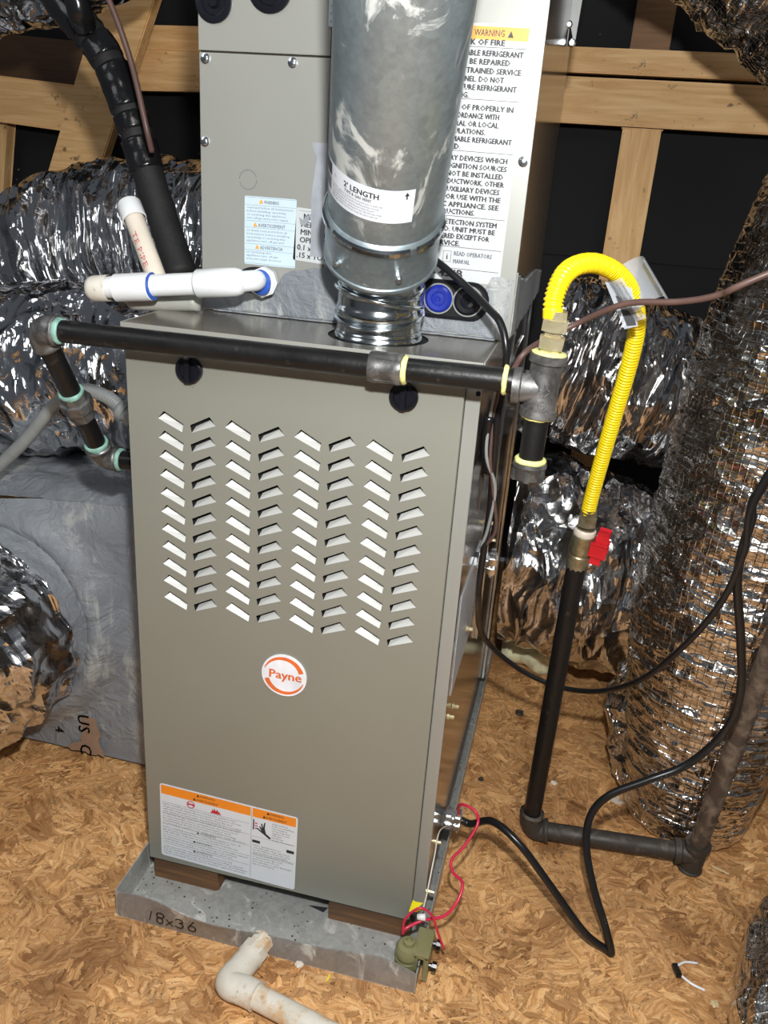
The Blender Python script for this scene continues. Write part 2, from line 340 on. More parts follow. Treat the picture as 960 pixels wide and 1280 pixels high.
# ------------------------------------------------------------------ setting
fl = obj('floor', box(B(), (-1.9, -1.6, FZ - 0.06), (2.3, 1.42, FZ - 0.012)), M['lumberd'], kind='structure')
for i, (x0, y0, x1, y1) in enumerate(((-1.88, -1.58, 1.046, -0.39), (-1.88, -0.386, 1.046, 0.83), (-1.88, 0.834, 1.046, 1.41), (1.05, -1.58, 2.28, 1.41))):
    obj('osb_panel', box(B(), (x0, y0, FZ - 0.012), (x1, y1, FZ)), M['osb'], fl)
LD2 = m_lumber('deep_brown_pine', (0.07, 0.035, 0.015), (0.12, 0.06, 0.028))  # very dark brown pine for the roof board
wb = obj('wall_back', box(B(), (-2.2, 1.45, FZ), (2.4, 1.50, 2.2)), M['felt'], kind='structure')
obj('felt_sheet', box(B(), (-2.2, 1.440, FZ), (2.4, 1.45, 0.90)), M['felt'], wb)
obj('felt_sheet', box(B(), (-2.2, 1.430, 0.86), (2.4, 1.438, 2.2)), M['felt'], wb)

def beam(name, p0, p1, wid, thick, mat, label, group=None):
    p0, p1 = V(p0), V(p1); d = (p1 - p0).normalized(); n = V((0, -1, 0)); side = d.cross(n).normalized(); n = side.cross(d)
    b = obox(B(), (p0 + p1) / 2, d, side, n, (p1 - p0).length / 2, wid / 2, thick / 2, 0.003)
    return obj(name, b, mat, label=label, cat='lumber', group=group)
beam('wall_plate', (0.10, 1.32, 1.221), (2.3, 1.32, 1.221), 0.10, 0.04, M['lumber'], 'wide horizontal pine board crossing behind the tall cabinet on the right, lower of two')
beam('wall_plate', (0.10, 1.34, 1.308), (2.3, 1.34, 1.308), 0.054, 0.04, M['lumber'], 'narrow horizontal pine board on top of the wide board at the right')
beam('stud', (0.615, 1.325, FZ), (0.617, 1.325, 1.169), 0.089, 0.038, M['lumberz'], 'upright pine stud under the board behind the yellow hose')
beam('stud', (0.605, 1.37, 1.337), (0.612, 1.37, 2.1), 0.089, 0.038, M['lumberd'], 'shaded upright stud above the horizontal boards at upper right')  # the shadow on this stud is put into its darker wood colour
beam('wall_plate', (-1.9, 1.33, 1.195), (-0.80, 1.30, 1.130), 0.11, 0.04, M['lumber'], 'horizontal board at the left edge meeting the diagonal brace')
beam('wall_plate', (-0.80, 1.30, 1.228), (-0.30, 1.30, 1.245), 0.092, 0.04, M['lumber'], 'short horizontal board between diagonal brace and tall cabinet')
beam('wall_plate', (-0.80, 1.34, 1.312), (-0.30, 1.34, 1.318), 0.06, 0.04, M['lumber'], 'narrow upper board between diagonal brace and tall cabinet')
pa, pb = at(182, -60, 1, 1.22), at(60, 330, 1, 1.22)
beam('diagonal_brace', pa, pb, 0.135, 0.038, M['lumber'], 'diagonal pine brace rising behind the black taped pipe')
beam('stud', at(4, 150, 1, 1.37), at(-5, 290, 1, 1.37), 0.05, 0.038, M['lumberz'], 'pale stud end at the far left edge under the horizontal board')
beam('roof_board', at(-20, 70, 1, 1.39), at(150, 88, 1, 1.39), 0.12, 0.03, LD2, 'dark brown board behind the left horizontal board')

# ------------------------------------------------------------------ furnace
F = thing('furnace', 'tall taupe gas furnace with louvered front door and round orange badge', 'furnace', (W / 2, 0.36, 0))
cab = B()
box(cab, (0, 0.0, 0.0), (W, 0.73, H - 0.004))
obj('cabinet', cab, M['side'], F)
fr = B()      # painted front flanges
box(fr, (W - 0.017, -0.004, 0), (W + 0.0005, 0.0, H - 0.025), 0.001)
obj('front_flange', fr, M['paint2'], F)
obj('front_flange', box(B(), (-0.0005, -0.004, 0), (0.0028, 0.0, H - 0.025), 0.001), M['paint2'], F)
# top panel with a hole for the flue
HC = V((0.298, 0.088, H)); HR = 0.064
tp = B(); x0, x1, y0, y1 = -0.009, W - 0.001, -0.003, 0.152
def with_hole(bm, x0, x1, y0, y1, c, r, z, seg=40):
    ring = [bm.verts.new((c.x + r * math.cos(6.28318 * k / seg), c.y + r * math.sin(6.28318 * k / seg), z)) for k in range(seg)]
    out = []
    for k in range(seg):
        a = 6.28318 * k / seg; dx, dy = math.cos(a), math.sin(a)
        t = min([(x1 - c.x) / dx if dx > 1e-6 else 9, (x0 - c.x) / dx if dx < -1e-6 else 9, (y1 - c.y) / dy if dy > 1e-6 else 9, (y0 - c.y) / dy if dy < -1e-6 else 9])
        out.append(bm.verts.new((c.x + dx * t, c.y + dy * t, z)))
    for k in range(seg): bm.faces.new((ring[k], out[k], out[(k + 1) % seg], ring[(k + 1) % seg]))
    for cx, cy in ((x0, y0), (x1, y0), (x1, y1), (x0, y1)):   # fill the corners
        best = sorted(range(seg), key=lambda k: (out[k].co.x - cx) ** 2 + (out[k].co.y - cy) ** 2)
        for k in range(seg):
            p, q = out[k].co, out[(k + 1) % seg].co
            onx = abs(p.x - cx) < 1e-6 and abs(q.y - cy) < 1e-6; ony = abs(p.y - cy) < 1e-6 and abs(q.x - cx) < 1e-6
            if onx or ony: bm.faces.new((out[k], bm.verts.new((cx, cy, z)), out[(k + 1) % seg]))
with_hole(tp, x0, x1, y0, y1, HC, HR, H)
clean(tp)
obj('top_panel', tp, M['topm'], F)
lip = B(); box(lip, (x0, y0 - 0.001, H - 0.024), (x1, y0, H + 0.0005), 0.0006); box(lip, (x0 - 0.001, y0, H - 0.024), (x0, 0.152, H + 0.0005), 0.0006)
box(lip, (x1, y0 + 0.002, H - 0.004), (x1 + 0.002, 0.152, H + 0.0005), 0.0006)
obj('top_lip', lip, M['paint2'], F)
hb = B(); disc(hb, HC + V((0, 0, -0.0038)), HR + 0.003, (1, 0, 0), (0, 1, 0), 0.0012); obj('flue_opening', hb, M['dark'], F)

# front door: a sheet with 88 pressed louvres
DY = -0.016; DX0, DX1, DZ0, DZ1 = 0.003, W - 0.0175, 0.003, H - 0.026
PZ, SL, CW = 0.0255, 0.48, 0.04535
LX = [0.0377 + CW * i for i in range(9)]; R11 = 11; ZT = 0.739
def zshear(i, x, z):            # zig-zag rows: falling in even columns, rising in odd ones
    return z - SL * (x - LX[i]) if i % 2 == 0 else z - SL * CW + SL * (x - LX[i])
dz_top = ZT + 0.0165
dm = B()
def V3(x, z, y=DY): return dm.verts.new((x, y, z))
LV = []
for i in range(8):
    for r in range(11):
        zt = dz_top + 0.0015 - r * PZ; zb = zt - PZ
        xa, xb = LX[i], LX[i + 1]
        cell = [(xa, zshear(i, xa, zb)), (xb, zshear(i, xb, zb)), (xb, zshear(i, xb, zt)), (xa, zshear(i, xa, zt))]
        # opening, measured in the left-hand orientation
        bx, bz = 0.0062, zb + 0.0062
        L4 = [(bx, bz - 0.002), (bx + 0.0325, bz + SL * 0.0065 - 0.0026), (bx + 0.0345, bz + 0.0112), (bx + 0.0083, bz + 0.0125)]
        if i % 2 == 0: q = [(xa + u, v - SL * u) for u, v in [(L4[0][0], L4[0][1]), (L4[1][0], L4[1][1] - 0.001), (L4[2][0], L4[2][1]), (L4[3][0], L4[3][1])]]
        else:
            q0 = [(xb - u, v - SL * u) for u, v in L4]; q = [q0[1], q0[0], q0[3], q0[2]]
        o = [V3(*c) for c in cell]; n = [V3(*c) for c in q]
        for k in range(4): dm.faces.new((o[k], o[(k + 1) % 4], n[(k + 1) % 4], n[k]))
        LV.append((i, q))
zlo = lambda i, x: zshear(i, x, dz_top + 0.0015 - 11 * PZ); zhi = lambda i, x: zshear(i, x, dz_top + 0.0015)
for i in range(8):
    xa, xb = LX[i], LX[i + 1]
    dm.faces.new([V3(xa, DZ0), V3(xb, DZ0), V3(xb, zlo(i, xb)), V3(xa, zlo(i, xa))])
    dm.faces.new([V3(xa, zhi(i, xa)), V3(xb, zhi(i, xb)), V3(xb, DZ1), V3(xa, DZ1)])
dm.faces.new([V3(DX0, DZ0), V3(LX[0], DZ0), V3(LX[0], DZ1), V3(DX0, DZ1)]); dm.faces.new([V3(LX[8], DZ0), V3(DX1, DZ0), V3(DX1, DZ1), V3(LX[8], DZ1)])
bmesh.ops.remove_doubles(dm, verts=dm.verts, dist=1e-5)
for (a, b) in (((DX0, DZ0), (DX1, DZ0)), ((DX1, DZ0), (DX1, DZ1)), ((DX1, DZ1), (DX0, DZ1)), ((DX0, DZ1), (DX0, DZ0))):
    dm.faces.new([V3(*a), V3(*b), V3(b[0], b[1], -0.0042), V3(a[0], a[1], -0.0042)])
for f in dm.faces:
    f.normal_update()
    if abs(f.normal.y) > 0.5 and f.normal.y > 0: f.normal_flip()
door = obj('front_door', dm, M['paint'], F)
for i, q in LV:
    b = B(); D = 0.0095; gp = 0.0030 if i % 2 == 0 else 0.0052; sh_ = 0.0 if i % 2 == 0 else 0.0035
    f = [b.verts.new((x, DY, z)) for x, z in q]
    uin = 0.35
    # tilted plate: hinged on the lower edge, its upper edge pressed in
    tl, tr = V((q[3][0] + sh_, DY + D, q[3][1] - gp + SL * sh_)), V((q[2][0], DY + D, q[2][1] - gp))
    ti, to = b.verts.new(tl), b.verts.new(tr)
    b.faces.new((f[0], f[1], to, ti)); 
    outer = i % 2 == 0
    b.faces.new((f[1], f[2], to))
    bmesh.ops.recalc_face_normals(b, faces=b.faces)
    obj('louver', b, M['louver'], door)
bk = B(); box(bk, (0.03, -0.0048, 0.45), (0.41, -0.0043, 0.79)); obj('interior_shade', bk, M['dark'], F)  # black sheet standing in for the shade behind the louvre openings

# knobs at the top of the door
for kx in (0.089, 0.358):
    b = B(); lathe(b, (kx, DY, 0.800), (0, -1, 0), [(0, 0.0172), (0.005, 0.0172), (0.0062, 0.0155), (0.0062, 0.0125), (0.003, 0.0115)], 28)
    k = obj('door_knob', b, M['black'], F, True, angle=30)
    g = B(); box(g, (kx - 0.0032, DY - 0.011, 0.785), (kx + 0.0032, DY - 0.003, 0.815), 0.0012); obj('grip', g, M['black'], k)
    t = B(); prism(t, [(-0.013, -0.012), (-0.004, -0.0185), (0.0, -0.0165), (0.004, -0.0215), (0.009, -0.014), (0.0, -0.010)], (kx, DY - 0.0002, 0.800), (1, 0, 0), (0, 0, 1), 0.0016)
    obj('retaining_tab', t, M['paint'], k)
# badge
FP = planar((0, DY, 0), (1, 0, 0), (0, 0, 1)); BC = (0.2205, 0.390)
b = B(); disc(b, (BC[0], DY, BC[1]), 0.0325, (1, 0, 0), (0, 0, 1), 0.0022, 48)
bad = obj('badge', b, M['logow'], F, label='round white badge with orange crescents reading Payne')
BP = shifted(planar((0, DY - 0.0022, 0), (1, 0, 0), (0, 0, 1)), *BC)
b = B()
for a0, a1, flip in ((18, 165, 1), (198, 345, -1)):
    N = 24; oi = []
    for k in range(N + 1):
        a = math.radians(a0 + (a1 - a0) * k / N); tt = k / N; wd = 0.0066 * (1 - tt) ** 0.6 + 0.0006
        oi.append((a, 0.0296, 0.0296 - wd))
    for p, q in zip(oi, oi[1:]):
        poly(b, BP, [(p[1] * math.cos(p[0]), p[1] * math.sin(p[0])), (q[1] * math.cos(q[0]), q[1] * math.sin(q[0])), (q[2] * math.cos(q[0]), q[2] * math.sin(q[0])), (p[2] * math.cos(p[0]), p[2] * math.sin(p[0]))])
obj('crescent', b, M['logo'], bad)
obj('lettering', text_into(B(), 'Payne', 0.0185, shifted(BP, -0.0225, -0.0055), 0.046, res=3, bold=0.00055), M['logo'], bad)

# big warning label near the foot of the door
o = V((0.0255, DY, 0.155)); ax = V((1, 0, -0.030)).normalized(); ay = V((0.012, 0, 1)).normalized()
LW, LH = 0.222, 0.141
b = B(); prism(b, rrect(LW, LH, 0.004), o - ay * LH, ax, ay, 0.0005); lab = obj('warning_label', b, M['white'], F, label='white warning label with orange header and pictograms')
LPn = planar(o - ay * LH + V((0, -0.0005, 0)), ax, ay)
b = B(); rect(b, LPn, 0.002, 0.1225, 0.148, 0.139); rect(b, LPn, 0.151, 0.1225, 0.2195, 0.139); obj('orange_header', b, M['orange'], lab)
WORDS = ('to avoid fire explosion electrical shock personal injury or death read and follow all instructions before installing operating or servicing this appliance '
         'turn off gas and power supply disconnect before opening door use only with type of gas approved for this furnace keep this area clear and free of combustible material '
         'install furnace according to national fuel gas code and local codes do not store gasoline or other flammable vapors and liquids near this unit ').split()
def lines(bm, pl, u0, v0, u1, v1, size, step, seed=0, ragged=0.2):
    rnd = random.Random(seed); v = v1; i = rnd.randrange(40)
    while v > v0:
        n = max(1, int((u1 - u0) / (size * 0.52))); s = ''
        lim = n * (1 - ragged * rnd.random())
        while len(s) < lim - 4: s += WORDS[i % len(WORDS)] + ' '; i += 1
        text_into(bm, s.strip(), size, shifted(pl, u0, v - size * 0.7), min(u1 - u0, len(s) * size * 0.52)); v -= step
    return bm
b = B()
text_into(b, 'WARNING', 0.0062, shifted(LPn, 0.066, 0.1325), 0.024, bold=0.0001); text_into(b, 'AVERTISSEMENT', 0.0062, shifted(LPn, 0.060, 0.1245), 0.036, bold=0.0001)
text_into(b, 'WARNING', 0.0062, shifted(LPn, 0.178, 0.1325), 0.022, bold=0.0001); text_into(b, 'AVERTISSEMENT', 0.0062, shifted(LPn, 0.172, 0.1245), 0.033, bold=0.0001)
for u, v in ((0.0605, 0.1325), (0.0545, 0.1245), (0.173, 0.1325), (0.167, 0.1245)): poly(b, LPn, [(u, v), (u + 0.0052, v), (u + 0.0026, v + 0.0052)])
for v in (0.107, 0.086, 0.064, 0.044, 0.026): rect(b, LPn, 0.003, v, 0.147, v + 0.0004)
rect(b, LPn, 0.1493, 0.004, 0.1497, 0.138)
lines(b, LPn, 0.004, 0.068, 0.144, 0.105, 0.0038, 0.0046, 3); lines(b, LPn, 0.004, 0.048, 0.144, 0.060, 0.0038, 0.0046, 4); lines(b, LPn, 0.004, 0.030, 0.144, 0.041, 0.0038, 0.0046, 5); lines(b, LPn, 0.004, 0.008, 0.144, 0.022, 0.0038, 0.0046, 6)
for s_, v, u in (('WARNING', 0.0605, 0.066), ('AVERTISSEMENT', 0.0415, 0.060), ('ADVERTENCIA', 0.0225, 0.060)):
    text_into(b, s_, 0.005, shifted(LPn, u, v), 0.026); poly(b, LPn, [(u - 0.006, v), (u - 0.001, v), (u - 0.0035, v + 0.0045)])
rect(b, LPn, 0.152, 0.098, 0.154, 0.118)                   # hot surface pictogram: plate and hand
rect(b, LPn, 0.1515, 0.0735, 0.164, 0.0785, 0.0003); rect(b, LPn, 0.2065, 0.070, 0.2185, 0.0755, 0.0003)
poly(b, LPn, [(0.182, 0.089), (0.1785, 0.087), (0.170, 0.093), (0.1585, 0.101), (0.158, 0.103), (0.160, 0.103), (0.166, 0.099), (0.162, 0.106), (0.163, 0.108), (0.166, 0.104), (0.165, 0.113), (0.167, 0.113), (0.168, 0.106), (0.170, 0.116), (0.172, 0.116), (0.171, 0.105), (0.173, 0.096)])
lines(b, LPn, 0.1825, 0.086, 0.218, 0.119, 0.0036, 0.0044, 8, 0.45); lines(b, LPn, 0.1525, 0.030, 0.2175, 0.070, 0.0036, 0.0046, 9, 0.35)
rect(b, LPn, 0.1515, 0.0855, 0.2195, 0.0858); rect(b, LPn, 0.1515, 0.052, 0.2195, 0.0524)
obj('printing', b, M['ink'], lab)
b = B()
for k in range(24):
    a, c = 6.28318 * k / 24, 6.28318 * (k + 1) / 24
    poly(b, LPn, [(0.051 + 0.0068 * math.cos(a), 0.1145 + 0.0068 * math.sin(a)), (0.051 + 0.0068 * math.cos(c), 0.1145 + 0.0068 * math.sin(c)), (0.051 + 0.0054 * math.cos(c), 0.1145 + 0.0054 * math.sin(c)), (0.051 + 0.0054 * math.cos(a), 0.1145 + 0.0054 * math.sin(a))])
poly(b, LPn, [(0.046, 0.1125), (0.048, 0.1125), (0.0485, 0.114), (0.053, 0.114), (0.0535, 0.1125), (0.056, 0.1125), (0.056, 0.1165), (0.046, 0.1165)])
poly(b, LPn, [(0.083, 0.109), (0.1005, 0.109), (0.1005, 0.1105), (0.098, 0.1115), (0.0985, 0.1155), (0.096, 0.1135), (0.0945, 0.1185), (0.092, 0.114), (0.089, 0.119), (0.088, 0.1135), (0.0855, 0.117), (0.0855, 0.1115), (0.083, 0.1105)])
for k in range(3): poly(b, LPn, [(0.1555, 0.1 + k * 0.005), (0.161, 0.1015 + k * 0.005), (0.1555, 0.103 + k * 0.005)])
obj('pictogram', b, M['redink'], lab)
# things fixed on the right-hand side of the cabinet
SX = W + 0.0005
b = B(); prism(b, rrect(0.20, 0.155, 0.003), (SX, 0.030, 0.375), (0, 1, 0), (0, 0, 1), 0.0005); sl = obj('rating_label', b, M['white'], F, label='white label on the right side panel')
SP = planar((SX + 0.0005, 0.030, 0.375), (0, 1, 0), (0, 0, 1)); b = B(); lines(b, SP, 0.01, 0.01, 0.19, 0.14, 0.006, 0.009, 12); obj('printing', b, M['ink2'], sl)
for y, z in ((0.02, 0.35), (0.075, 0.33), (0.155, 0.415), (0.05, 0.10), (0.30, 0.53), (0.42, 0.45), (0.03, 0.02)):
    b = B(); lathe(b, (SX, y, z), (1, 0, 0), [(0, 0.0045), (0.003, 0.0045), (0.0035, 0.003), (0.010, 0.003)], 10); obj('side_screw', b, M['brass'], F)
for z, h in ((0.62, 0.16),):
    b = B(); box(b, (SX - 0.001, 0.12, z), (SX + 0.003, 0.60, z + h), 0.002); obj('knockout_plate', b, M['side'], F)
b = B(); box(b, (SX - 0.001, 0.68, 0.0), (SX + 0.006, 0.73, H - 0.01), 0.002); box(b, (SX - 0.001, 0.33, 0.30), (SX + 0.005, 0.35, H - 0.01), 0.001); obj('side_seam', b, M['shiny'], F)
b = B(); lathe(b, at(598, 492, 1, -0.004), (0, -1, 0), [(0, 0.003), (0.0015, 0.003)], 10); obj('flange_screw', b, M['black'], F)
def connector(y, z, nm):
    b = B(); lathe(b, (SX, y, z), (1, 0, 0), [(0, 0.015), (0.004, 0.015), (0.0045, 0.0115), (0.007, 0.0115)], 8)
    for k, x in enumerate((SX + 0.011, SX + 0.0255)):
        for s_ in (1, -1): obox(b, (x, y, z + s_ * 0.0078), (1, 0, 0), (0, 1, 0), (0, 0, 1), 0.0058, 0.0135, 0.0066, 0.0022)
    for s_ in (-1, 1):
        lathe(b, (SX + 0.0255, y + s_ * 0.009, z - 0.0175), (0, 0, 1), [(0, 0.0024), (0.034, 0.0024), (0.0345, 0.004), (0.037, 0.0036)], 8)
    obox(b, (SX + 0.018, y, z), (1, 0, 0), (0, 1, 0), (0, 0, 1), 0.012, 0.010, 0.009, 0.002)
    return obj(nm, b, M['zinc'], F, label='bright zinc cable clamp')
connector(0.17, 0.520, 'cable_connector'); connector(0.125, 0.085, 'cable_connector')

# ------------------------------------------------------------------ drain pan, blocks, pan pipe
PX0, PX1, PY0, PY1, PZT = -0.011, 0.456, -0.098, 0.816, 0.006
P = thing('drain_pan', 'dented galvanized drain pan with handwritten size under the furnace', 'pan', (0.226, 0.36, FZ))
b = B(); box(b, (PX0, PY0, FZ), (PX1, PY1, FZ + 0.0015)); obj('pan_bottom', b, M['pan'], P)
b = B(); n = 60                       # front wall with its wavy, dented lip
def lipz(u): return PZT - 0.004 * math.sin(u * 3.1) - 0.012 * math.exp(-((u - 0.62) / 0.16) ** 2) + 0.004 * math.sin(u * 11) - (0.010 * max(0, (u - 0.9) / 0.1))
def lipy(u): return PY0 - 0.006 * math.sin(u * 6.283) + 0.004 * math.sin(u * 15)
g = []
for i in range(n + 1):
    u = i / n; x = PX0 + (PX1 - PX0) * u; yy = lipy(u)
    g.append([b.verts.new((x, PY0 + (yy - PY0) * t * t, FZ + (lipz(u) - FZ) * t)) for t in (0, 0.33, 0.66, 1)] + [b.verts.new((x, yy + 0.0018, lipz(u)))] + [b.verts.new((x, PY0 + 0.0018 + (yy - PY0) * t * t, FZ + (lipz(u) - FZ) * t)) for t in (0.66, 0.33, 0)])
for p, q in zip(g, g[1:]):
    for k in range(7): b.faces.new((p[k], q[k], q[k + 1], p[k + 1]))
pf = obj('front_wall', clean(b), M['panfront'], P, True, angle=40)
for nm, lo, hi in (('side_wall', (PX0, PY0, FZ), (PX0 + 0.0016, PY1, PZT + 0.004)), ('side_wall', (PX1 - 0.0016, PY0, FZ), (PX1, PY1, PZT - 0.010)), ('back_wall', (PX0, PY1 - 0.0016, FZ), (PX1, PY1, PZT))):
    obj(nm, box(B(), lo, hi), M['pan'], P)
PFp = planar((0.012, PY0 - 0.0065, -0.026), (1, 0, 0), (0, 0, 1))
b = B()
def stroke(bm, pl, pts, wd=0.0011):
    for (u0, v0), (u1, v1) in zip(pts, pts[1:]):
        dx, dy = u1 - u0, v1 - v0; L = math.hypot(dx, dy) or 1; nx, ny = -dy / L * wd, dx / L * wd; ex, ey = dx / L * wd * 0.5, dy / L * wd * 0.5
        poly(bm, pl, [(u0 - ex + nx, v0 - ey + ny), (u0 - ex - nx, v0 - ey - ny), (u1 + ex - nx, v1 + ey - ny), (u1 + ex + nx, v1 + ey + ny)], 0.0006)
def circ(cx, cy, rx, ry, a0=0, a1=360, n=12): return [(cx + rx * math.cos(math.radians(a0 + (a1 - a0) * k / n)), cy + ry * math.sin(math.radians(a0 + (a1 - a0) * k / n))) for k in range(n + 1)]
for st in ([(0.040, 0.020), (0.036, 0.002)], circ(0.054, 0.016, 0.006, 0.005), circ(0.053, 0.006, 0.005, 0.006), [(0.064, 0.011), (0.074, 0.001)], [(0.074, 0.011), (0.063, 0.000)],
           circ(0.084, 0.014, 0.006, 0.004, 150, -80, 8), circ(0.084, 0.006, 0.007, 0.005, 80, -150, 8), [(0.108, 0.020)] + circ(0.105, 0.006, 0.006, 0.005, 130, 490, 12)):
    stroke(b, PFp, st)
obj('handwriting', b, M['ink'], P, label='black handwriting 18x36')
tagp = dict(group=None)
b = B(); prism(b, [(0, 0), (0.105, 0), (0.112, 0.006), (0.108, 0.0375), (0, 0.0375)], (0.008, -0.012, FZ + 0.0018), (1, 0, 0), (0, 0, 1), -0.10)
obj('support_block', clean(b), M['block'], label='rusty brown wood block under the furnace at the left of the pan', cat='block')
b = B(); prism(b, [(0, 0), (0.13, 0), (0.13, 0.0375), (0, 0.0375)], (0.30, -0.010, FZ + 0.0018), (1, 0, 0), (0, 0, 1), -0.10)
obj('support_block', clean(b), M['block'], label='dark wood block under the furnace beside the olive switch', cat='block')
for y in (0.6,):
    for x in (0.02, 0.30): obj('support_block', box(B(), (x, y, FZ + 0.0018), (x + 0.12, y + 0.1, -0.001)), M['block'], label='wood block under the %s rear corner of the furnace' % ('left' if x < 0.2 else 'right'), cat='block')

dp = thing('pan_drain_pipe', 'stained white elbow pipe draining the front of the metal pan', 'pipe', (0.21, -0.15, FZ))
zc = FZ + 0.022; p0 = V((0.222, PY0 - 0.004, zc - 0.002)); e1 = V((0.205, -0.172, zc)); far = V((0.50, -0.235, zc - 0.002))
d1 = (e1 - p0).normalized()
b = B(); lathe(b, p0, d1, [(-0.012, 0.017), (0.006, 0.017), (0.007, 0.0205), (0.022, 0.0205), (0.023, 0.017), (0.05, 0.017)], 8); obj('adapter', b, M['oldpvc'], dp, True, angle=35)
b = B(); pth = spline([p0 + d1 * 0.022, p0 + d1 * 0.045, e1 - V((0, 0.001, 0)), e1 + (far - e1).normalized() * 0.028, e1 + (far - e1).normalized() * 0.045], 8); sweep(b, pth, lambda u, s: 0.0195 if 0.06 < u < 0.98 else 0.0205, 24); obj('elbow', b, M['oldpvc'], dp, True, angle=60)
b = B(); d2 = (far - e1).normalized(); lathe(b, e1 + d2 * 0.03, d2, [(0, 0.0165), ((far - e1).length, 0.0165)], 24); obj('pipe', b, M['oldpvc'], dp, True, angle=60)

# ------------------------------------------------------------------ coil cabinet on top
CX0, CX1, CT = 0.032, 0.457, 1.52
C = thing('coil_cabinet', 'tall beige metal cabinet standing on the furnace behind the round vent pipe', 'cabinet', (0.245, 0.42, H + 0.0006))
ex = 0.0015
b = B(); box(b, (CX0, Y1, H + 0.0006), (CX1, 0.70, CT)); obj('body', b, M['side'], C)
def face(bm, x0, x1, z0, z1, y=Y1, t=0.004, bev=0.0012): box(bm, (x0, y - t, z0), (x1, y, z1), bev)
b = B(); face(b, CX0, 0.2035, H + 0.001, 1.1625); lp = obj('lower_panel', b, M['paint2'], C)
b = B(); face(b, CX0, 0.2035, 1.1645, CT, t=0.006); up = obj('upper_panel', b, M['paint2'], C)
b = B(); face(b, 0.2045, 0.4575, H + 0.001, CT); obj('right_panel', b, M['paint2'], C)
b = B(); box(b, (0.205, Y1 - 0.009, 0.99), (0.300, Y1 - 0.004, CT), 0.002); obj('center_post', b, M['greytape'], C)
for x, z in ((0.0405, 1.1555), (0.1555, 1.1555), (0.0385, 1.060), (0.449, 1.062)):
    b = B(); lathe(b, (x, Y1 - 0.004, z), (0, -1, 0), [(0, 0.0062), (0.0015, 0.0062), (0.0018, 0.0048), (0.005, 0.0045), (0.0055, 0.0035)], 12); obj('panel_screw', b, M['zinc'], C, True, angle=30)
b = B()
for k in range(40):
    if k % 20 in (0, 1): continue
    a, c = 6.283 * k / 40, 6.283 * (k + 1) / 40; cp = planar((0.098, Y1 - 0.0042, 1.018), (1, 0, 0), (0, 0, 1))
    poly(b, cp, [(0.0122 * math.cos(a), 0.0122 * math.sin(a)), (0.0122 * math.cos(c), 0.0122 * math.sin(c)), (0.0115 * math.cos(c), 0.0115 * math.sin(c)), (0.0115 * math.cos(a), 0.0115 * math.sin(a))], 0.0002)
obj('knockout_ring', b, M['ink2'], C)
for x, z, r, sx in ((0.0535, 1.217, 0.0215, 0.92), (0.126, 1.234, 0.026, 0.92)):
    b = B(); x_ = x; lathe(b, (x, Y1 - 0.006, z), (0, -1, 0), [(-0.002, r + 0.002), (0.003, r + 0.002), (0.0035, r), (0.0035, r - 0.006), (0.0005, r - 0.008), (0.0005, r - 0.014), (0.006, r - 0.016)], 32)
    obj('rubber_grommet', b, M['black'], C, True, angle=30)
# mastic smeared over the joint
def blob(bm, pl, base, amp, seed, n=None, h=0.0016):
    rnd = random.Random(seed); pts = []
    for i, (a, c) in enumerate(zip(base, base[1:] + base[:1])):
        k = max(2, int(math.hypot(c[0] - a[0], c[1] - a[1]) / 0.009))
        for j in range(k): pts.append((a[0] + (c[0] - a[0]) * j / k + rnd.uniform(-amp, amp), a[1] + (c[1] - a[1]) * j / k + rnd.uniform(-amp, amp)))
    lo = [bm.verts.new(pl(u, v, 0)) for u, v in pts]; hi = [bm.verts.new(pl(u, v, h)) for u, v in pts]
    bm.faces.new(hi); m = len(pts)
    for k in range(m): bm.faces.new((lo[k], lo[(k + 1) % m], hi[(k + 1) % m], hi[k]))
CPn = planar((0, Y1 - 0.004, 0), (1, 0, 0), (0, 0, 1))
b = B(); blob(b, CPn, [(0.036, 0.850), (0.45, 0.850), (0.455, 0.925), (0.428, 0.925), (0.415, 0.905), (0.34, 0.900), (0.26, 0.935), (0.225, 0.922), (0.18, 0.913), (0.15, 0.905), (0.134, 0.884), (0.09, 0.872), (0.036, 0.868)], 0.0016, 4); obj('mastic_smear', b, M['mastic'], C)
SPn = planar((CX1 + 0.0004, 0, 0), (0, 1, 0), (0, 0, 1))
b = B(); blob(b, SPn, [(Y1, 0.850), (0.69, 0.850), (0.69, 0.885), (0.55, 0.900), (0.40, 0.905), (0.28, 0.910), (Y1, 0.930)], 0.003, 5); obj('mastic_smear', b, M['mastic'], C)
b = B(); blob(b, planar((0, 0, H + 0.0012), (1, 0, 0), (0, 1, 0)), [(0.05, 0.139), (0.44, 0.139), (0.44, 0.1455), (0.05, 0.1455)], 0.0015, 6, h=0.002); obj('mastic_smear', b, M['mastic'], C)
b = B(); blob(b, CPn, [(0.186, 0.93), (0.204, 0.93), (0.204, 1.068), (0.183, 1.068), (0.190, 1.05), (0.185, 1.0)], 0.0006, 9, h=0.0008); obj('tape_patch', b, M['greytape'], C)
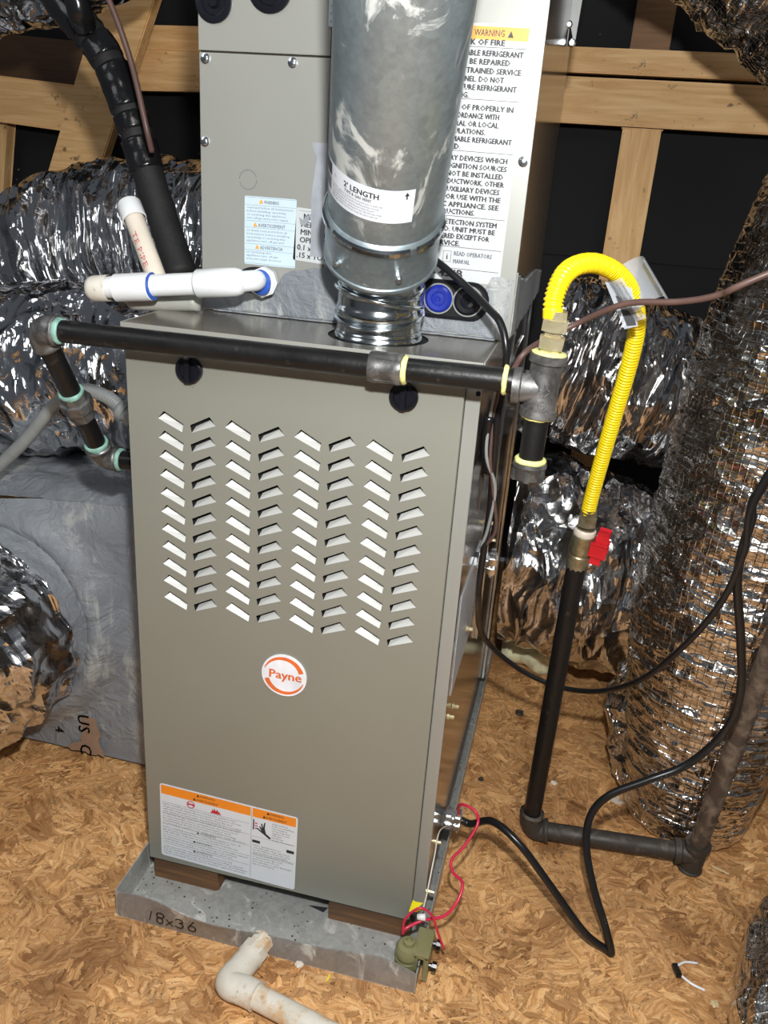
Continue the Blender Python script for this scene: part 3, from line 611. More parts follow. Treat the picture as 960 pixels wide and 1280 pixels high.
# left service opening and right fitting opening
b = B(); prism(b, [(0.021 * math.cos(t) * 1.35, 0.018 * math.sin(t)) for t in [6.283 * k / 28 for k in range(28)]], (0.112, Y1 - 0.0046 - ex, 0.892), (1, 0, 0), (0, 0, 1), 0.0006); obj('drain_opening', b, M['dark'], C)
b = B(); sh = [(-0.026 + 0.021 * math.cos(t), 0.021 * math.sin(t)) for t in [math.pi / 2 + math.pi * k / 12 for k in range(13)]] + [(0.026 + 0.021 * math.cos(t), 0.021 * math.sin(t)) for t in [-math.pi / 2 + math.pi * k / 12 for k in range(13)]]
prism(b, sh, (0.378, Y1 - 0.0046 - ex, 0.893), (1, 0, 0), (0, 0, 1), 0.0006); obj('fitting_opening', b, M['dark'], C)
b = B()
for t0 in (0, 1):
    inner = sh; outer = [(u * 1.05, v * 1.16) for u, v in sh]
pl = planar((0.378, Y1 - 0.0052 - ex, 0.893), (1, 0, 0), (0, 0, 1)); m = len(sh)
A = [[b.verts.new(pl(u, v, h)) for u, v in src] for src, h in ((inner, 0), (inner, 0.003), (outer, 0.003), (outer, 0))]
for r_ in range(3):
    for k in range(m): b.faces.new((A[r_][k], A[r_][(k + 1) % m], A[r_ + 1][(k + 1) % m], A[r_ + 1][k]))
obj('opening_collar', clean(b), M['black'], C)
for x, mt, nm in ((0.362, M['bluecap'], 'suction_cap'), (0.400, M['black'], 'liquid_cap')):
    b = B(); lathe(b, (x, Y1 - 0.006, 0.893), (0, -1, 0), [(0, 0.0175), (0.004, 0.0175), (0.005, 0.0165), (0.0065, 0.0165), (0.008, 0.014), (0.0075, 0.009), (0.006, 0.008), (0.0065, 0.003), (0.009, 0.002)], 28); k = obj(nm, b, mt, C, True, angle=35)
    b = B(); lathe(b, (x, Y1 - 0.006, 0.893), (0, -1, 0), [(0, 0.0195), (0.0045, 0.0195), (0.0045, 0.0178), (0, 0.0178)], 28, False); obj('cap_ring', b, M['greyc'], k, True, angle=35)
# labels
def label_on(nm, u0, v1, w_, h_, rot, mat, lbl, r=0.002, t=0.0004, y=Y1 - 0.004):
    ax = V((math.cos(rot), 0, math.sin(rot))); ay = V((-math.sin(rot), 0, math.cos(rot))); o = V((u0, y, v1)) - ay * h_
    b = B(); prism(b, rrect(w_, h_, r), o, ax, ay, t); return obj(nm, b, mat, C, label=lbl), planar(o + V((0, -t, 0)), ax, ay)
l1, p1 = label_on('caution_label', 0.0935, 0.9985, 0.0715, 0.086, 0.0, M['bluelabel'], 'pale blue label with three warning headings')
b = B()
for hd, v, u in (('WARNING', 0.0775, 0.027), ('AVERTISSEMENT', 0.0485, 0.019), ('ADVERTENCIA', 0.0205, 0.022)):
    text_into(b, hd, 0.0062, shifted(p1, u, v), 0.005 * len(hd) * 0.58, bold=0.0001)
lines(b, p1, 0.003, 0.058, 0.068, 0.0735, 0.0037, 0.0043, 21); lines(b, p1, 0.003, 0.029, 0.068, 0.045, 0.0037, 0.0043, 22); lines(b, p1, 0.003, 0.006, 0.052, 0.0175, 0.0037, 0.0043, 23)
for v in (0.0555, 0.075, 0.047, 0.0265, 0.0185, 0.0845, 0.0015): rect(b, p1, 0.001, v, 0.0705, v + 0.0003)
obj('printing', b, M['ink2'], l1)
b = B()
for v, u in ((0.0775, 0.020), (0.0485, 0.012), (0.0205, 0.015)): poly(b, p1, [(u, v), (u + 0.0062, v), (u + 0.0031, v + 0.0058)])
obj('pictogram', b, M['amber'], l1)
# clearance label, partly behind the vent
l2, p2 = label_on('clearance_label', 0.1655, 0.9895, 0.17, 0.066, -0.055, M['paper'], 'white label with large black text starting MINIMUM HEIGHT')
b = B()
for k, s_ in enumerate(('  MINIMUM INSTALLATION', ' HEIGHT, 0 FT / MINIMUM', ' MINIMUM ROOM AREA', ' OPERATING OR STORAGE', '0.1 x TOTAL REFRIGERANT', '.15 x TOTAL CHARGE')):
    text_into(b, s_, 0.0098, shifted(p2, 0.0045, 0.0525 - k * 0.0097), bold=0.00030, res=2)
rect(b, p2, 0.003, 0.0625, 0.165, 0.0628); obj('printing', b, M['ink'], l2)
b = B(); blob(b, shifted(p2, 0.004, 0.046), [(0, 0.008), (0.006, 0.006), (0.012, 0.012), (0.016, 0.014), (0.012, 0.002), (0.006, -0.002), (0.002, 0.001)], 0.0006, 3, h=0.0006); obj('mastic_blot', b, M['greytape'], l2)
# tall warning label at the right
TW, THt = 0.152, 0.289
l3, p3 = label_on('refrigerant_label', 0.2885, 1.2065, TW, THt, -0.012, M['paper'], 'tall white refrigerant warning label with orange header')
b = B(); rect(b, p3, 0.002, THt - 0.0165, TW - 0.002, THt - 0.003); obj('orange_header', b, M['amber'], l3)
b = B()
# right-aligned enough to read past the round vent
def rrow(s_, v, u1, size=0.0084, wd=0.0043): text_into(b, s_, size, shifted(p3, u1 - len(s_) * wd, v), len(s_) * wd, bold=0.00048, res=1)
V0 = THt
for s_, dv, u1 in (('FLAMMABLE REFRIGERANT', 0.036, 0.146), ('USED. TO BE REPAIRED', 0.0455, 0.132), ('ONLY BY TRAINED SERVICE', 0.0555, 0.146), ('PERSONNEL. DO NOT', 0.0650, 0.127), ('PUNCTURE REFRIGERANT', 0.0745, 0.143), ('TUBING.', 0.0835, 0.088),
                   ('DISPOSE OF PROPERLY IN', 0.0975, 0.142), ('ACCORDANCE WITH', 0.107, 0.127), ('FEDERAL OR LOCAL', 0.1165, 0.127), ('REGULATIONS.', 0.1255, 0.112), ('FLAMMABLE REFRIGERANT', 0.135, 0.145), ('USED.', 0.144, 0.084),
                   ('AUXILIARY DEVICES WHICH', 0.1575, 0.143), ('MAY BE IGNITION SOURCES', 0.167, 0.143), ('SHALL NOT BE INSTALLED', 0.1765, 0.140), ('IN THE DUCTWORK, OTHER', 0.186, 0.142), ('THAN AUXILIARY DEVICES', 0.1955, 0.138), ('LISTED FOR USE WITH THE', 0.205, 0.140), ('SPECIFIC APPLIANCE. SEE', 0.2145, 0.139), ('INSTRUCTIONS.', 0.2235, 0.110),
                   ('LEAK DETECTION SYSTEM', 0.2365, 0.139), ('INSTALLED. UNIT MUST BE', 0.2455, 0.138), ('POWERED EXCEPT FOR', 0.2545, 0.132), ('SERVICE.', 0.2635, 0.096)): rrow(s_, V0 - (0.0335 + (dv - 0.036) * 0.936), u1)
rrow('RISK OF FIRE', V0 - 0.0222, 0.123, 0.0084, 0.0043)
text_into(b, 'WARNING', 0.0098, shifted(p3, 0.087, V0 - 0.0130), 0.035, bold=0.0003)
poly(b, p3, [(0.126, V0 - 0.0135), (0.133, V0 - 0.0135), (0.1295, V0 - 0.0065)])
for dv in (0.0245, 0.0795, 0.1365, 0.2115, 0.2480, 0.2740): rect(b, p3, 0.003, V0 - dv, TW - 0.003, V0 - dv + 0.0006)
text_into(b, 'R- 454B', 0.0130, shifted(p3, 0.0555, 0.0045), 0.047, bold=0.0007, res=2)
rect(b, p3, 0.0765, 0.0225, 0.0770, 0.0360); rect(b, p3, 0.0865, 0.0225, 0.0870, 0.0360); rect(b, p3, 0.0765, 0.0225, 0.0870, 0.0229); rect(b, p3, 0.0765, 0.0356, 0.0870, 0.0360)
text_into(b, 'i', 0.0105, shifted(p3, 0.0807, 0.0255), bold=0.0003)
obj('printing', b, M['ink'], l3)
b = B(); text_into(b, 'READ OPERATORS', 0.0074, shifted(p3, 0.0900, 0.0310), 0.048, bold=0.0003); text_into(b, 'MANUAL', 0.0074, shifted(p3, 0.0900, 0.0215), 0.021, bold=0.0003); obj('grey_printing', b, M['ink2'], l3)
# sliver of a label at the top beside the vent
l4, p4 = label_on('spec_label', 0.2005, 1.28, 0.03, 0.085, 0, M['bluelabel'], 'narrow pale label edge beside the vent', y=Y1 - 0.009)
b = B(); lines(b, p4, 0.002, 0.005, 0.028, 0.08, 0.005, 0.008, 31); obj('printing', b, M['ink2'], l4)
# flange with screws on the cabinet's right side
g0, g1, g2 = at(718, 58, 1, 0.60), at(706, -6, 1, 0.60), at(729, -6, 1, 0.60)
k_ = 2.6; g1, g2 = g0 + (g1 - g0) * k_, g0 + (g2 - g0) * k_
b = B(); prism(b, [(g0.x, g0.z), (g2.x, g2.z), (g1.x, g1.z)], (0, 0.60, 0), (1, 0, 0), (0, 0, 1), 0.002); fl2 = obj('side_flange', clean(b), M['greyc'], C)
b = B(); box(b, (CX1 + 0.0005, 0.596, g0.z), (g1.x + 0.004, 0.600, g1.z)); obj('flange_web', b, M['greyc'], C)
for px, py in ((715, 54), (711, 31), (705, 2)):
    b = B(); lathe(b, at(px, py, 1, 0.596), (0, -1, 0), [(0, 0.0065), (0.004, 0.0065), (0.006, 0.004)], 8); obj('screw', b, M['zinc'], fl2)
b = B(); sweep(b, spline([(0.012, 0.34, 0.86), (0.010, 0.345, 1.0), (0.013, 0.34, 1.2), (0.014, 0.34, 1.5)], 40), 0.012, 14, disp=lambda p, n_, a, s: 0.006 * noise.noise(p * 70)); obj('insulation_edge', b, M['strip'], C, True, label='dark wrinkled insulation roll along the left edge')

# ------------------------------------------------------------------ vent
VB, VT_ = at(476, 316, 1, 0.056), at(506, 0, 1, -0.112); VD = (VT_ - VB).normalized(); VR = 0.0640
vc = thing('vent_connector', 'short shiny ribbed metal vent elbow rising from the furnace top', 'vent', (0.298, 0.088, H))
def conn_r(u, s): return 0.0525 + 0.0022 * max(0, math.sin(s * 210 + 0.6)) * (1 if 0.008 < s < 0.085 else 0.0)
b = B(); sweep(b, spline([HC + V((0, 0, -0.002)), HC + V((0, -0.001, 0.03)), HC + V((0.001, -0.006, 0.072)), VB + VD * 0.0, VB + VD * 0.05], 26), conn_r, 56)
obj('elbow_tube', b, M['shiny'], vc, True)
for k, (z, tilt) in enumerate(((0.030, 0.25), (0.052, -0.18))):
    b = B(); c = HC + V((0, -0.002 - k * 0.003, z)); ring = [c + V((0.0545 * math.cos(a), 0.0545 * math.sin(a), 0.0545 * math.sin(a + k * 1.5) * tilt)) for a in [6.28318 * i / 48 for i in range(49)]]
    sweep(b, ring, 0.0026, 8, False); obj('seam_ridge', b, M['shiny'], vc, True)
b = B(); lathe(b, HC + V((0, 0, 0.0005)), (0, 0, 1), [(0, 0.056), (0.004, 0.055), (0.006, 0.053)], 48, False); obj('base_ring', b, M['shiny'], vc, True)
vp = thing('vent_pipe', 'large dull galvanized round vent pipe leaning up out of the frame', 'vent', VB)
VX = V((1, 0, 0)); VX = (VX - VD * VX.dot(VD)).normalized(); VY = VD.cross(VX)
def vcyl(r): return lambda u, v, h=0: VB + VD * v + (VX * math.sin(u / r) - VY * math.cos(u / r)) * (r + h)
b = B(); lathe(b, VB + VD * 0.045, VD, [(0, VR), (0.60, VR)], 72, False); obj('pipe_body', b, M['galv'], vp, True)
b = B(); lathe(b, VB, VD, [(-0.002, 0.0655), (0.0, 0.0680), (0.004, 0.0680), (0.0055, 0.0665), (0.052, 0.0665), (0.055, 0.0682), (0.062, 0.0682), (0.065, 0.0662), (0.067, 0.0640)], 72, False)
lathe(b, VB, VD, [(-0.002, 0.0655), (0.012, 0.045)], 72, False); col = obj('collar', b, M['galv'], vp, True, angle=30)
b = B()
for u0, u1 in ((-0.050, 0.044), (0.052, 0.12), (-0.15, -0.062)):
    g = vcyl(0.0682); N = 16
    for k in range(N):
        a, c = u0 + (u1 - u0) * k / N, u0 + (u1 - u0) * (k + 1) / N
        for v0, h0, v1, h1 in ((0.053, 0.0, 0.056, 0.0022), (0.056, 0.0022, 0.061, 0.0022), (0.061, 0.0022, 0.064, 0.0)):
            b.faces.new([b.verts.new(g(a, v0, h0)), b.verts.new(g(c, v0, h0)), b.verts.new(g(c, v1, h1)), b.verts.new(g(a, v1, h1))])
obj('locking_bead', b, M['shiny'], vp)
for u in (-0.041, 0.034):
    g = vcyl(0.0668); c = g(u, 0.022); nn = (c - (VB + VD * 0.022)).normalized()
    b = B(); lathe(b, c, nn, [(-0.001, 0.0048), (0.0018, 0.0048), (0.002, 0.0036), (0.005, 0.0034)], 8); obj('collar_screw', b, M['zinc'], vp)
# vent label wrapped on the pipe
VG = vcyl(VR + 0.0003); LBW, LBH = 0.124, 0.041; U0, V0_ = -0.083, 0.098
def wrapped(bm, u0, v0, u1, v1, n=24, h=0.0003):
    for k in range(n):
        a, c = u0 + (u1 - u0) * k / n, u0 + (u1 - u0) * (k + 1) / n
        bm.faces.new([bm.verts.new(VG(a, v0, h)), bm.verts.new(VG(c, v0, h)), bm.verts.new(VG(c, v1, h)), bm.verts.new(VG(a, v1, h))])
b = B(); wrapped(b, U0, V0_, U0 + LBW, V0_ + LBH); bmesh.ops.remove_doubles(b, verts=b.verts, dist=1e-5); vl = obj('vent_label', b, M['white'], vp, True, label='curved white label reading 2 foot length')
b = B(); wrapped(b, U0 + 0.002, V0_ + 0.024, U0 + 0.022, V0_ + 0.038, 6, 0.0006); obj('black_logo_block', b, M['ink'], vl)
b = B()
text_into(b, "2' LENGTH", 0.0092, shifted(VG, U0 + 0.045, V0_ + 0.028), 0.041, depth=0.0006, bold=0.0003, res=2)
text_into(b, 'TYPE B GAS VENT', 0.005, shifted(VG, U0 + 0.046, V0_ + 0.0225), 0.033, depth=0.0006, bold=0.0001)
for k in range(9): wrapped(b, U0 + 0.004 + k * 0.0019, V0_ + 0.006, U0 + 0.0049 + k * 0.0019 + (k % 3) * 0.0003, V0_ + 0.021, 1, 0.0006)
obj('printing', b, M['ink'], vl); b = B()
poly(b, VG, [(U0 + 0.1145, V0_ + 0.030), (U0 + 0.1160, V0_ + 0.030), (U0 + 0.1160, V0_ + 0.034), (U0 + 0.1178, V0_ + 0.034), (U0 + 0.1152, V0_ + 0.0385), (U0 + 0.1127, V0_ + 0.034), (U0 + 0.1145, V0_ + 0.034)], 0.0006)
obj('arrow_mark', b, M['ink'], vl)
b = B()
rnd = random.Random(5)
for k, v in enumerate((0.0185, 0.0150, 0.0115, 0.0080, 0.0045)):
    text_into(b, ' '.join(WORDS[k * 9:k * 9 + 11]), 0.0034, shifted(VG, U0 + 0.025, V0_ + v), 0.066 - 0.004 * (k % 3), depth=0.0006)
text_into(b, 'UL', 0.004, shifted(VG, U0 + 0.0275, V0_ + 0.0290), depth=0.0006)
obj('fine_printing', b, M['ink2'], vl)

# ------------------------------------------------------------------ black iron gas line across the front
GY = -0.056; PR = 0.0134
gA, gB_ = at(50, 411, 1, GY), at(668, 479, 1, GY)
G = thing('front_gas_pipe', 'black iron gas pipe crossing the furnace front just under its top edge', 'pipe', (0.2, GY, 0.62))
dd = (gB_ - gA).normalized(); cpl = at(484, 460, 1, GY)
def pipe(nm, a, c, r, mat, par, seg=24):
    a, c = V(a), V(c); b = B(); lathe(b, a, c - a, [(0, r), ((c - a).length, r)], seg); return obj(nm, b, mat, par, True, angle=50)
pipe('pipe', gA + dd * 0.006, cpl, PR, M['iron'], G); pipe('pipe', cpl, gB_ - dd * 0.01, PR, M['iron'], G)
def band(nm, c, d, r, L, mat, par, rough=0.0012, seg=24):
    rnd = random.Random(int(c.x * 9999)); b = B(); x, y, z = frame(d)
    prof = [(-L / 2, r), (-L / 4, r + rough * 1.5), (L / 4, r + rough), (L / 2, r)]; lathe(b, c, d, prof, seg)
    for v in b.verts: v.co += V((rnd.uniform(-1, 1), rnd.uniform(-1, 1), rnd.uniform(-1, 1))) * rough * 0.5
    return obj(nm, b, mat, par, True)
b = B(); L = 0.0155; lathe(b, cpl, dd, [(-L - 0.004, 0.0168), (-L + 0.002, 0.0180), (-L + 0.006, 0.0172), (L - 0.006, 0.0172), (L - 0.002, 0.0182), (L + 0.002, 0.0172)], 24)
for a in range(0, 360, 45):
    x, y, z = frame(dd); obox(b, cpl + (x * math.cos(math.radians(a)) + y * math.sin(math.radians(a))) * 0.0172, dd, x * -math.sin(math.radians(a)) + y * math.cos(math.radians(a)), x * math.cos(math.radians(a)) + y * math.sin(math.radians(a)), 0.012, 0.0011, 0.0007)
obj('coupling', b, M['fit'], G, True, angle=30)
band('thread_seal', cpl + dd * 0.0205, dd, 0.0146, 0.006, M['tape'], G)
band('thread_seal', gB_ - dd * 0.031, dd, 0.0148, 0.005, M['tape'], G)
# left elbow and the leg running back and down
e0 = gA; dn = (V((-0.090, 0.085, 0.618)) - e0).normalized()
dn = (at(128, 570, 0, gA.x) - e0).normalized(); legL = (at(128, 572, 0, gA.x) - e0).length
b = B(); sweep(b, spline([e0 + dd * 0.024, e0 + dd * 0.010, e0 + dn * 0.010, e0 + dn * 0.026], 8), lambda u, s: 0.0188 if (u < 0.12 or u > 0.88) else 0.0172, 24); obj('elbow', b, M['fit'], G, True, label='pipe elbow at the left end')
band('pipe_dope', e0 + dd * 0.027, dd, 0.0145, 0.007, M['dope'], G)
e2 = e0 + dn * legL
pipe('pipe', e0 + dn * 0.02, e2, 0.0134, M['iron'], G)
un = e0 + dn * (legL * 0.56)
b = B(); lathe(b, un, dn, [(-0.021, 0.0165), (-0.012, 0.0172), (-0.011, 0.0215), (0.004, 0.0215), (0.005, 0.0180), (0.020, 0.0170), (0.022, 0.0155)], 8); obj('union', b, M['fit'], G, label='hexagonal union on the sloping leg')
band('pipe_dope', un - dn * 0.024, dn, 0.0150, 0.007, M['dope'], G)
b = B(); xr = V((1, 0, 0)); sweep(b, spline([e2 - dn * 0.024, e2 - dn * 0.008, e2 + xr * 0.010, e2 + xr * 0.026], 8), lambda u, s: 0.0188 if (u < 0.12 or u > 0.88) else 0.0172, 24); obj('elbow', b, M['fit'], G, True)
band('pipe_dope', e2 - dn * 0.027, dn, 0.0150, 0.008, M['dope'], G); band('pipe_dope', e2 + xr * 0.028, xr, 0.0150, 0.006, M['dope'], G)
pipe('pipe', e2 + xr * 0.02, V((-0.0005, e2.y, e2.z)), 0.0134, M['iron'], G)
# tee, drip leg and cap at the right
tc = at(679, 480, 1, GY); top = at(686, 446, 1, GY); bot = at(672, 516, 1, GY); dv = (bot - top).normalized()
b = B(); lathe(b, top, dv, [(-0.003, 0.0198), (0.006, 0.0198), (0.0075, 0.0172), ((bot - top).length - 0.0065, 0.0172), ((bot - top).length - 0.005, 0.0198), ((bot - top).length + 0.003, 0.0198)], 28)
mid = top + dv * 0.034; lathe(b, mid - dd * 0.004, -dd, [(0, 0.0172), (0.018, 0.0172), (0.0195, 0.0195), (0.0275, 0.0195)], 28)
tee = obj('tee', b, M['fit'], G, True, angle=35, label='grey malleable tee at the right end')
tpn = planar(mid + V((0.003, -0.0172, 0)), (1, 0, 0), (0, 0, 1)); b = B(); stroke(b, tpn, [(-0.006, 0), (0, 0.006), (0.006, 0), (0, -0.006), (-0.006, 0)], 0.0007); stroke(b, tpn, circ(0, -0.016, 0.005, 0.005), 0.0007); stroke(b, tpn, [(0.002, -0.013), (-0.002, -0.015), (0.002, -0.017), (-0.002, -0.019)], 0.0006)
obj('cast_mark', b, M['fit'], tee)
band('thread_seal', top - dv * 0.0035, dv, 0.0168, 0.004, M['tape'], G)
capc = at(661, 588, 1, GY)
ddl = (capc - bot).normalized(); pipe('drip_leg', bot, capc, 0.0134, M['iron'], G)
band('thread_seal', bot + ddl * 0.004, ddl, 0.0150, 0.005, M['tape'], G); band('thread_seal', capc - ddl * 0.012, ddl, 0.0158, 0.006, M['tape'], G)
b = B(); lathe(b, capc - ddl * 0.010, ddl, [(0, 0.0185), (0.004, 0.0192), (0.006, 0.0180), (0.018, 0.0178), (0.021, 0.0140)], 24)
x, y, z = frame(ddl)
for k in range(6): a = k * 1.0472; q = x * math.cos(a) + y * math.sin(a); obox(b, capc + ddl * 0.003 + q * 0.018, ddl, z.cross(q), q, 0.006, 0.0022, 0.0012, 0.0005)
obj('drip_cap', b, M['fit'], G, True, angle=30)

# ------------------------------------------------------------------ yellow flexible connector, valve, riser
rA = V((0.5885, 0.262, FZ + 0.034)); rT = V((0.5925, 0.250, 0.502)); rd = (rT - rA).normalized()
hp = [at(691, 398, 1, -0.056), at(693, 372, 1, -0.054), at(705, 344, 1, -0.040), at(724, 331, 1, -0.012), at(748, 330, 1, 0.022), at(773, 343, 1, 0.055), at(790, 368, 1, 0.085), at(796, 405, 1, 0.112), at(788, 450, 1, 0.14), at(768, 520, 1, 0.18), at(748, 590, 1, 0.22), at(737, 632, 1, 0.24), at(735, 646, 1, 0.245)]
K = thing('gas_hose', 'yellow corrugated flexible gas hose arching from the tee down to the valve', 'hose', (hp[-1].x, hp[-1].y, hp[-1].z - 0.01))
pth = spline(hp, 60); 
# resample evenly
acc = [0.0]
for p, q in zip(pth, pth[1:]): acc.append(acc[-1] + (q - p).length)
TL = acc[-1]; N = int(TL / 0.00105); ev = []; j = 0
for i in range(N + 1):
    s = TL * i / N
    while j < len(acc) - 2 and acc[j + 1] < s: j += 1
    t = (s - acc[j]) / max(1e-9, acc[j + 1] - acc[j]); ev.append(pth[j].lerp(pth[j + 1], t))
b = B(); sweep(b, ev, lambda u, s: 0.0098 + 0.0012 * math.cos(s * 6.28318 / 0.0046) if 0.008 < s < TL - 0.008 else 0.0106, 24); obj('corrugated_tube', b, M['yellow'], K, True)
b = B(); q = top - dv * 0.004
lathe(b, q, -dv, [(0, 0.0110), (0.004, 0.0110), (0.0045, 0.0140), (0.0175, 0.0148), (0.0185, 0.0100), (0.022, 0.0100), (0.0230, 0.0148), (0.035, 0.0148), (0.0355, 0.0125), (0.044, 0.0115)], 6); obj('flare_nut', b, M['brass'], K, label='bright brass flare nuts')
b = B(); lathe(b, hp[-1] + rd * 0.012, -rd, [(0, 0.0135), (0.010, 0.0135), (0.0105, 0.0148), (0.026, 0.0148)], 6); obj('flare_nut', b, M['oldbrass'], K)
VL = thing('gas_valve', 'small brass shutoff valve with red lever between hose and riser', 'valve', rT)
vt = hp[-1] - rd * 0.015; vd = (vt - rT).normalized(); LL = (vt - rT).length
b = B(); lathe(b, rT - vd * 0.004, vd, [(0, 0.0150), (0.012, 0.0165), (0.0125, 0.0175), (0.024, 0.0175), (0.026, 0.0160), (LL * 0.5, 0.0185), (LL * 0.62, 0.0165), (LL * 0.65, 0.0172), (LL - 0.012, 0.0172), (LL - 0.010, 0.0145), (LL + 0.002, 0.0145)], 12); obj('valve_body', b, M['oldbrass'], VL, True, angle=35)
band('thread_seal', vt - vd * 0.010, vd, 0.0150, 0.012, M['cream'], VL)
vc_ = rT + vd * (LL * 0.55); b = B(); lathe(b, vc_, V((1, -0.25, 0)), [(0.012, 0.006), (0.026, 0.006), (0.0265, 0.004), (0.032, 0.004)], 10); obj('valve_stem', b, M['oldbrass'], VL)
hc = vc_ + V((0.026, -0.006, 0)); hd = vd.copy(); sx_ = V((1, -0.2, 0)); sx_ = (sx_ - hd * sx_.dot(hd)).normalized(); nz_ = sx_.cross(hd).normalized()
b = B(); obox(b, hc + hd * 0.016 + sx_ * 0.002, sx_, hd, nz_, 0.0065, 0.012, 0.0085, 0.002); obox(b, hc + hd * 0.000, sx_, hd, nz_, 0.0095, 0.0085, 0.0095, 0.003); obox(b, hc - hd * 0.013 + sx_ * -0.001, sx_, hd, nz_, 0.0060, 0.009, 0.008, 0.002); obj('valve_handle', b, M['redh'], VL, label='red lever handle')
R_ = thing('floor_gas_pipe', 'black iron gas pipe rising from a run along the wooden floor to the valve', 'pipe', (0.72, 0.27, FZ))
pipe('riser', rA, rT + rd * 0.004, 0.0150, M['iron'], R_)
hE = V((0.868, 0.272, FZ + 0.036)); hA = V((0.5885, 0.262, FZ + 0.0215)); hd_ = (hE - hA).normalized()
b = B(); sweep(b, spline([rA + rd * 0.024, rA + rd * 0.006, hA + hd_ * 0.012, hA + hd_ * 0.032], 8), lambda u, s: 0.0215 if (u < 0.12 or u > 0.88) else 0.0185, 24); obj('elbow', b, M['ironold'], R_, True)
pipe('cross_pipe', hA + hd_ * 0.02, hE - hd_ * 0.01, 0.0155, M['ironold'], R_)
br_t = at(962, 815, 1, 0.235); bd = (br_t - hE).normalized()
b = B(); lathe(b, hE - bd * 0.038, bd, [(-0.004, 0.021), (0.006, 0.021), (0.008, 0.0185), (0.050, 0.0185), (0.052, 0.0215), (0.064, 0.0215)], 24); lathe(b, hE, -hd_, [(0, 0.0185), (0.022, 0.0185), (0.024, 0.0215), (0.034, 0.0215)], 24); obj('tee', b, M['ironold'], R_, True, angle=35)
b = B(); lathe(b, hE - bd * 0.041, -bd, [(0, 0.0175), (0.0, 0.019), (0.010, 0.019), (0.012, 0.013)], 16)
for v in b.verts: v.co.z = max(v.co.z, FZ + 0.0005)
obj('plug', b, M['iron'], R_)
pipe('brown_riser', hE + bd * 0.02, hE + bd * 1.6, 0.0150, M['ironbrown'], R_).__setitem__('label', 'dusty brown leaning riser')

# clear plastic tag on the hose
tg = thing('hose_tag', 'curled clear plastic instruction tag hanging on the yellow hose', 'tag', at(795, 370, 1, 0.08))
ta, tb = at(782, 336, 1, 0.050), at(812, 386, 1, 0.060); td = (tb - ta).normalized(); tx, ty, tz = frame(td)
def curl(u, v, h=0, r=0.0225): a = u / r; return ta + td * v + (tx * math.cos(a) + ty * math.sin(a)) * (r + h)
TLn = (tb - ta).length; b = B(); NU = 20
gr = [[b.verts.new(curl(0.0225 * (-2.6 + 4.9 * i / NU), TLn * j / 6)) for i in range(NU + 1)] for j in range(7)]
for a_, c_ in zip(gr, gr[1:]):
    for k in range(NU): b.faces.new((a_[k], a_[k + 1], c_[k + 1], c_[k]))
sht = obj('tag_sheet', b, M['clear'], tg, True)
b = B()
for k in range(18): text_into(b, ' '.join(WORDS[k * 5:k * 5 + 5]), 0.0046, (lambda kk: lambda u, v, h: curl(-0.056 + kk * 0.0060 + v, 0.004 + u, 0.0006))(k), TLn - 0.008)
obj('printing', b, M['ink2'], sht)
b = B(); pc = at(775, 362, 1, 0.05)
prism(b, [(0, 0), (0.030, -0.004), (0.044, -0.045), (0.030, -0.050)], at(756, 352, 1, 0.05), (1, 0, 0), (0.0, 0.0, 1), 0.0006); fp = obj('tag_flap', b, M['clear'], tg)
b = B(); prism(b, [(0.014, -0.014), (0.030, -0.016), (0.042, -0.044), (0.032, -0.046)], at(756, 352, 1, 0.05) + V((0, -0.0008, 0)), (1, 0, 0), (0, 0, 1), 0.0003); obj('dark_patch', b, M['ink'], fp)

# ------------------------------------------------------------------ white condensate piping
Q = thing('condensate_pipe', 'bright white plastic drain pipe with tee leaving the tall cabinet to the left', 'pipe', (0.0, 0.08, 0.87))
cy = 0.075; c0 = at(306, 352, 1, cy); c1 = at(118, 360, 1, cy); cdn = (c1 - c0).normalized()
pipe('pipe', c0 + cdn * 0.02, c1, 0.0142, M['pvc'], Q)
b = B(); nip = V((0.122, Y1 - 0.002, 0.893)); sweep(b, spline([nip, nip + V((0.0, -0.03, 0.003)), c0 + V((0.006, 0.018, 0)), c0 + cdn * 0.012], 8), 0.0132, 20); obj('nipple', b, M['pvc'], Q, True)
b = B(); lathe(b, nip + V((0.004, -0.010, 0.0)), (0.2, -1, 0.05), [(0, 0.0195), (0.020, 0.0195), (0.021, 0.0175), (0.025, 0.0170)], 8); obj('adapter', b, M['pvc'], Q, True, angle=30)
band('blue_glue_ring', nip + V((0.009, -0.039, 0.002)), V((-0.3, -1, 0.0)), 0.0158, 0.003, M['blue'], Q, 0.0005)
b = B(); a0, a1 = c0 + cdn * 0.012, at(247, 355, 1, cy); L = (a1 - a0).length; lathe(b, a0, cdn, [(-0.012, 0.010), (-0.007, 0.0155), (0.0, 0.0178), (0.01, 0.0182), (L - 0.002, 0.0182), (L, 0.0170)], 28); obj('elbow', b, M['pvc'], Q, True)
tcn = at(168, 359, 1, cy); b = B(); lathe(b, at(190, 358, 1, cy), cdn, [(0, 0.0165), (0.001, 0.0182), (0.051, 0.0182), (0.052, 0.0165)], 28); obj('tee', b, M['pvc'], Q, True, angle=40)
band('blue_glue_ring', at(191, 358, 1, cy), cdn, 0.0172, 0.0025, M['blue'], Q, 0.0005)
b = B(); a0 = at(137, 360, 1, cy); lathe(b, a0, cdn, [(0, 0.0165), (0.001, 0.0172), (0.022, 0.0172), (0.028, 0.0150), (0.0315, 0.0100), (0.033, 0.0)], 28, False); obj('end_cap', b, M['oldpvc'], Q, True)
va, vb = at(162, 258, 1, 0.15), at(196, 348, 1, 0.10); vdn = (va - vb).normalized()
